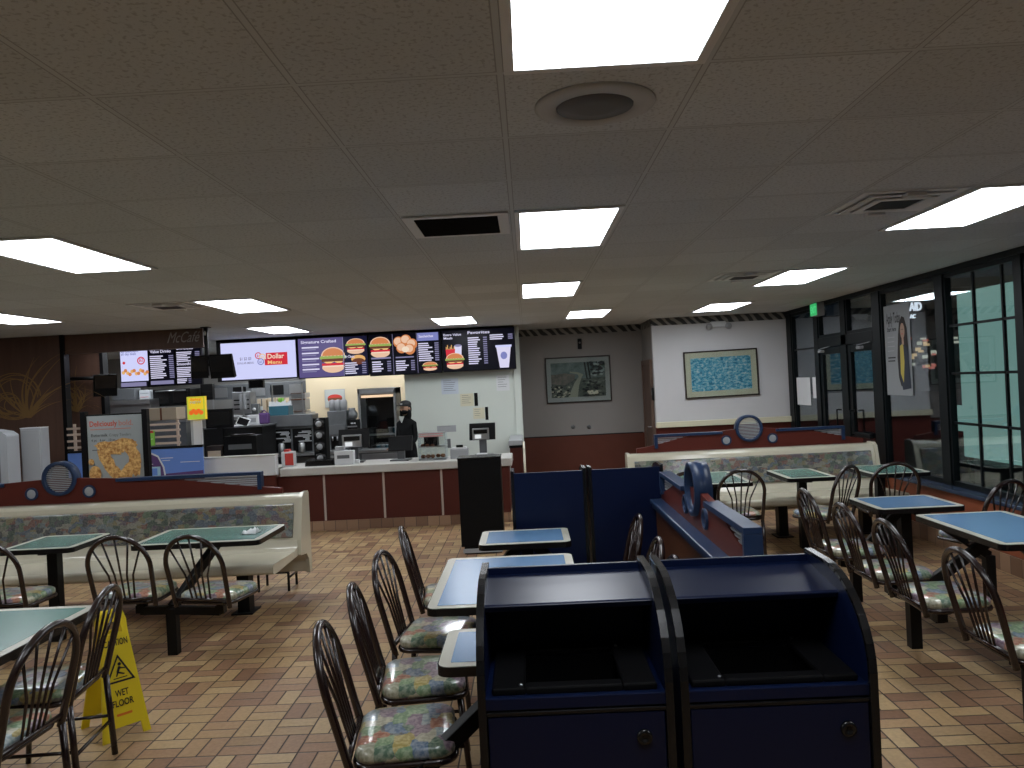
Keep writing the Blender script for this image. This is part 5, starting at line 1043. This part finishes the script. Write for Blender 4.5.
def garden(f, a, b):
    f.rect(-a, b*.35, a, b, 1); f.poly([(-a, b*.3), (a, b*.45), (a, b*.1), (-a, b*.0)], 2)
    f.poly([(-a*.40, -b), (-a*.05, -b), (a*.02, -b*.35), (a*.12, b*.1), (a*.20, b*.28), (a*.0, b*.42), (-a*.3, b*.48), (-a*.3, b*.40), (-a*.02, b*.30), (a*.03, b*.18), (-a*.15, -b*.2)], 3)
    f.poly([(-a, b*.3), (-a*.5, b*.4), (-a*.1, b*.28), (-a*.15, b*.0), (-a*.5, -b*.3), (-a, -b*.2)], 4)
    for x in (.30, .42): f.poly([(a*x, -b*.0), (a*(x+.05), b*.0), (a*(x-.02), b*.98), (a*(x-.08), b*.98)], 5)
    rnd = random.Random(6)
    for k in range(60): f.ell(-a*rnd.uniform(.35, .98), -b*rnd.uniform(.35, .97), a*.05, b*.05, rnd.choice((5, 0, 3)), n=8)
    for k in range(60): f.ell(a*rnd.uniform(.15, .95), -b*rnd.uniform(.1, .95), a*.06, b*.05, rnd.choice((5, 5, 0)), n=8)
    for k in range(14): f.ell(a*rnd.uniform(.35, .7), -b*rnd.uniform(.65, .85), a*.06, b*.06, 3, n=8)
    for k in range(40): f.ell(a*rnd.uniform(.45, .96), b*rnd.uniform(.2, .95), a*.07, b*.07, rnd.choice((5, 5, 1)), n=8)
picture('dark framed picture of a pale path through a garden on the greige wall', 545.5, 356.5, 611, 402.5, 13.5, .0, M_['picture_frame'], M_['mat_board'], mottled('garden_green', (.03, .05, .035), (.12, .14, .11), 14), .075, garden,
        [mottled('misty_green', (.07, .12, .11), (.20, .26, .25), 6), mottled('mid_mist', (.10, .15, .14), (.17, .21, .20), 8), mat('path_cream', (.34, .35, .27), .6), mottled('heath', (.10, .10, .08), (.22, .18, .15), 12), mat('dark_tree', (.015, .02, .02), .6)])
picture('tilted framed print of bright blue water on the white wall', 684, 350, 758, 397, 12.4, -.012, M_['picture_frame'], M_['mat_cream'], M_['water'], .085)
x, z = A(579.5, 344, 13.5); t = thing('wall_sensor', 'small black box on the wall above the path picture', 'sensor', (x, 13.49, z)); MB().box(-.035, .035, -.05, 0, -.09, .09).build('body', M_['black'], t, bevel=.01); MB().lathe([(.014, 0), (.010, -.01)], (0, -.05, .02), 12, axis='y').build('eye', M_['grey_l'], t)
for k, (px, l) in enumerate(((573, 'left one of two small dark knobs under the path picture'), (589, 'right one of two small dark knobs under the path picture'))):
    x, z = A(px, 427, 13.5); t = thing('wall_stop', l, 'wall stop', (x, 13.5, z), 0, 'wall stops on the greige wall'); MB().lathe([(.03, 0), (.028, -.02), (.01, -.028)], seg=14, axis='y').build('rubber', M_['grey'], t); MB().lathe([(.036, 0), (.036, -.004)], seg=14, axis='y').build('plate', M_['steel_dark'], t)
x, z = A(717.5, 326, 12.4); t = thing('emergency_light', 'white twin-head emergency light high on the white wall', 'emergency light', (x, 12.40, z+.01))
MB().box(-.12, .12, -.06, 0, -.03, .06).build('housing', M_['paper'], t, bevel=.015)
for s in (-1, 1): MB().lathe([(.02, 0), (.05, -.03), (.052, -.05)], (s*.15, -.04, -.02), 16, axis='y').build('lamp_head', M_['grey_l'], t)
x, z = A(649.5, 394, 12.5); t = thing('wall_phone', 'small dark box on the door jamb side of the white wall', 'box', (1.99, 12.47, z)); MB().box(-.03, .0, -.05, .05, -.10, .10).build('body', M_['black'], t, bevel=.01); MB().box(-.036, -.03, -.03, .03, -.02, .06).build('cover', M_['grey'], t)
# exit sign
t = thing('exit_sign', 'green lit exit sign on the header of the window wall', 'exit sign', (XW-.10, 10.86, 2.52)); MB().box(-.03, .07, -.13, .13, .0, .18).build('housing', M_['grey_l'], t, bevel=.004)
MB().box(-.034, -.03, -.12, .12, .010, .170).build('lit_face', emis('exit_green', (.03, .42, .12), 1.0), t)
f = Flat(0, 0, 0); f.text('EXIT', 0, .045, .09, 0, w=.20, align='c'); f.v = [(-.0346+v[1]*.0, -v[0], v[2]) for v in f.v]; f.build('letters', emis('exit_letters', (.10, .62, .25), 1.0), t)
# papers in the first window, poster in the second
def onwall(name, label, cat, y0, y1, z0, z1, mats, draw, X=XW+.02, grp=None):
    """sheet lying against the glass, read from inside: u runs from the far end towards the camera"""
    t = thing(name, label, cat, (X, y1, z0), -PI/2, grp); W, H = y1-y0, z1-z0; MB().box(0, W, 0, .003, 0, H).build('sheet', mats[0], t)
    f = Flat(0, 0, -.0004); draw(f, W, H)
    if f.v: f.build('print', mats, t)
    return t
onwall('notice', 'larger blank white sheet in the window next to the entrance', 'notice', 11.55, 12.12, 1.27, 1.68, [M_['paper']], lambda f, W, H: None)
onwall('notice', 'narrow blank white sheet beside the larger one near the entrance', 'notice', 11.25, 11.45, 1.38, 1.68, [M_['paper']], lambda f, W, H: None)
def d_apply(f, W, H):
    f.text('Apply Today', W*.10, H*.80, .12, 1, w=W*.55); f.text('Start here', W*.12, H*.71, .05, 1, w=W*.36)
    for k in range(4): f.rect(W*.12, H*(.64-.05*k), W*(.40-.02*(k % 2)), H*(.648-.05*k), 2)
    f.rect(W*.12, H*.41, W*.42, H*.425, 1); f.rect(W*.12, H*.375, W*.40, H*.388, 1)
    # person: long dark hair, dark jacket, yellow top
    f.poly([(W*.52, H*.20), (W*.50, H*.42), (W*.56, H*.66), (W*.62, H*.80), (W*.72, H*.86), (W*.82, H*.84), (W*.90, H*.72), (W*.93, H*.45), (W*.92, H*.14), (W*.60, H*.10)], 3)
    f.poly([(W*.60, H*.58), (W*.74, H*.56), (W*.92, H*.50), (W*.97, H*.08), (W*.66, H*.06), (W*.56, H*.22)], 4)
    f.poly([(W*.62, H*.54), (W*.74, H*.57), (W*.76, H*.36), (W*.70, H*.14), (W*.60, H*.24)], 5)
    f.ell(W*.735, H*.70, W*.085, H*.085, 6); f.poly([(W*.70, H*.64), (W*.77, H*.64), (W*.78, H*.55), (W*.70, H*.55)], 6); f.ell(W*.705, H*.715, W*.012, H*.006, 1, n=8); f.ell(W*.765, H*.715, W*.012, H*.006, 1, n=8); f.poly([(W*.705, H*.672), (W*.765, H*.672), (W*.735, H*.658)], 7)
onwall('window_poster', 'pale grey job poster with a person in a dark jacket in the second window', 'poster', 8.50, 9.10, 1.46, 2.47, [mat('poster_pale', (.25, .26, .27), .6), M_['ink'], M_['grey_l'], mat('dark_hair', (.02, .014, .012), .6), mat('navy_jacket', (.03, .035, .05), .7), mat('mustard', (.45, .36, .08), .7), mat('printed_skin', (.35, .22, .16), .6), M_['red_ink']], d_apply)
# teal board behind the third window
t = thing('teal_board', 'pale teal board seen through the gridded window at the right edge', 'board', (XW+.32, 0, 0))
def Xp(px, py, X=XW+.32):
    d_ = FW + RR*((px-512)/FPX) + UU*((384-py)/FPX); q = X/d_.x; return d_.y*q, CAMZ+d_.z*q
ya, za = Xp(956.5, 293); yb, zb = Xp(1015, 281); yc, zc = Xp(963, 456); yd, zd = Xp(953, 405); ye, ze = Xp(952, 430)
MB().prism([(yb, zc), (ya, zc), (ya, ze), (yd, ze), (yd, zd), (ya, zd), (ya, (za+zb)/2), (yb, (za+zb)/2)], 0, .02, 'x').build('panel', M_['teal'], t)
MB().box(.02, .06, yb+.02, yb+.06, 0, zc+.3).box(.02, .06, ya-.06, ya-.02, 0, zc+.3).build('post', M_['frame_dark'], t)

# ================================================================ OUTSIDE AT NIGHT
struct(B('ground', XW+.14, 60, -30, 60, -.2, -.1, M_['asphalt'], bevel=0))
t = thing('far_shop', 'dim shop building across the dark parking lot with a lit sign', 'building', (34, 55, -.1))
MB().box(-8, 22, 0, 8, 0, 7).build('wall', M_['render_wall'], t); MB().box(-8.3, 22.3, -.8, 8, 7, 7.6).build('roof', M_['grey'], t)
lit = [emis('shop_glow_warm', (.75, .52, .28), .8), emis('shop_glow_red', (.6, .18, .15), .7), emis('shop_glow_pale', (.6, .6, .5), .7)]
rnd = random.Random(3)
for k in range(24):
    px = 908+rnd.uniform(0, 27); py = rnd.uniform(338, 368); d_ = FW + RR*((px-512)/FPX) + UU*((384-py)/FPX); q = 54.95/d_.y; x, z = d_.x*q-34, CAMZ+d_.z*q+.1
    MB().box(x-.08-rnd.uniform(0, .2), x+.08+rnd.uniform(0, .1), -.1, .0, z-.06-rnd.uniform(0, .12), z+.06).build('lit_window', lit[k % 3], t)
for px, py in ((1021, 318), (1020, 331), (954, 338), (957, 342)):
    d_ = FW + RR*((px-512)/FPX) + UU*((384-py)/FPX); q = 54.9/d_.y; x, z = d_.x*q-34, CAMZ+d_.z*q+.1; MB().box(x-.25, x+.25, -.1, 0, z-.08, z+.08).build('lit_window', lit[2], t)
def sign_at(px, py, hpx, txt, wpx):
    d_ = FW + RR*((px-512)/FPX) + UU*((384-py)/FPX); q = 54.5/d_.y; x, z = d_.x*q, CAMZ+d_.z*q; s_ = q/FPX
    f = Flat(0, 0, 0); f.text(txt, 0, 0, hpx*s_, 0, w=wpx*s_); o = f.build('sign_letters', emis('sign_white', (.85, .88, 1), 1.2), t, (x-34, -.3, z+.1)); 
    md = o.modifiers.new('t', 'SOLIDIFY'); md.thickness = .15
sign_at(911.5, 310.5, 8.5, 'AID', 12); sign_at(912, 318, 4, 'AC', 5.5)

# ================================================================ WORLD AND COLOUR
w = bpy.data.worlds.new('night'); w.use_nodes = True; bpy.context.scene.world = w; bg = w.node_tree.nodes['Background']; bg.inputs[0].default_value = (.02, .028, .04, 1); bg.inputs[1].default_value = .25
sc = bpy.context.scene
sc.view_settings.view_transform = 'Standard'; sc.view_settings.look = 'None'; sc.view_settings.gamma = 1; sc.view_settings.exposure = 0; sc.view_settings.use_curve_mapping = False
sc.cycles.use_denoising = True; sc.cycles.max_bounces = 10; sc.cycles.diffuse_bounces = 6; sc.cycles.glossy_bounces = 4; sc.cycles.transparent_max_bounces = 12; sc.cycles.sample_clamp_indirect = 6
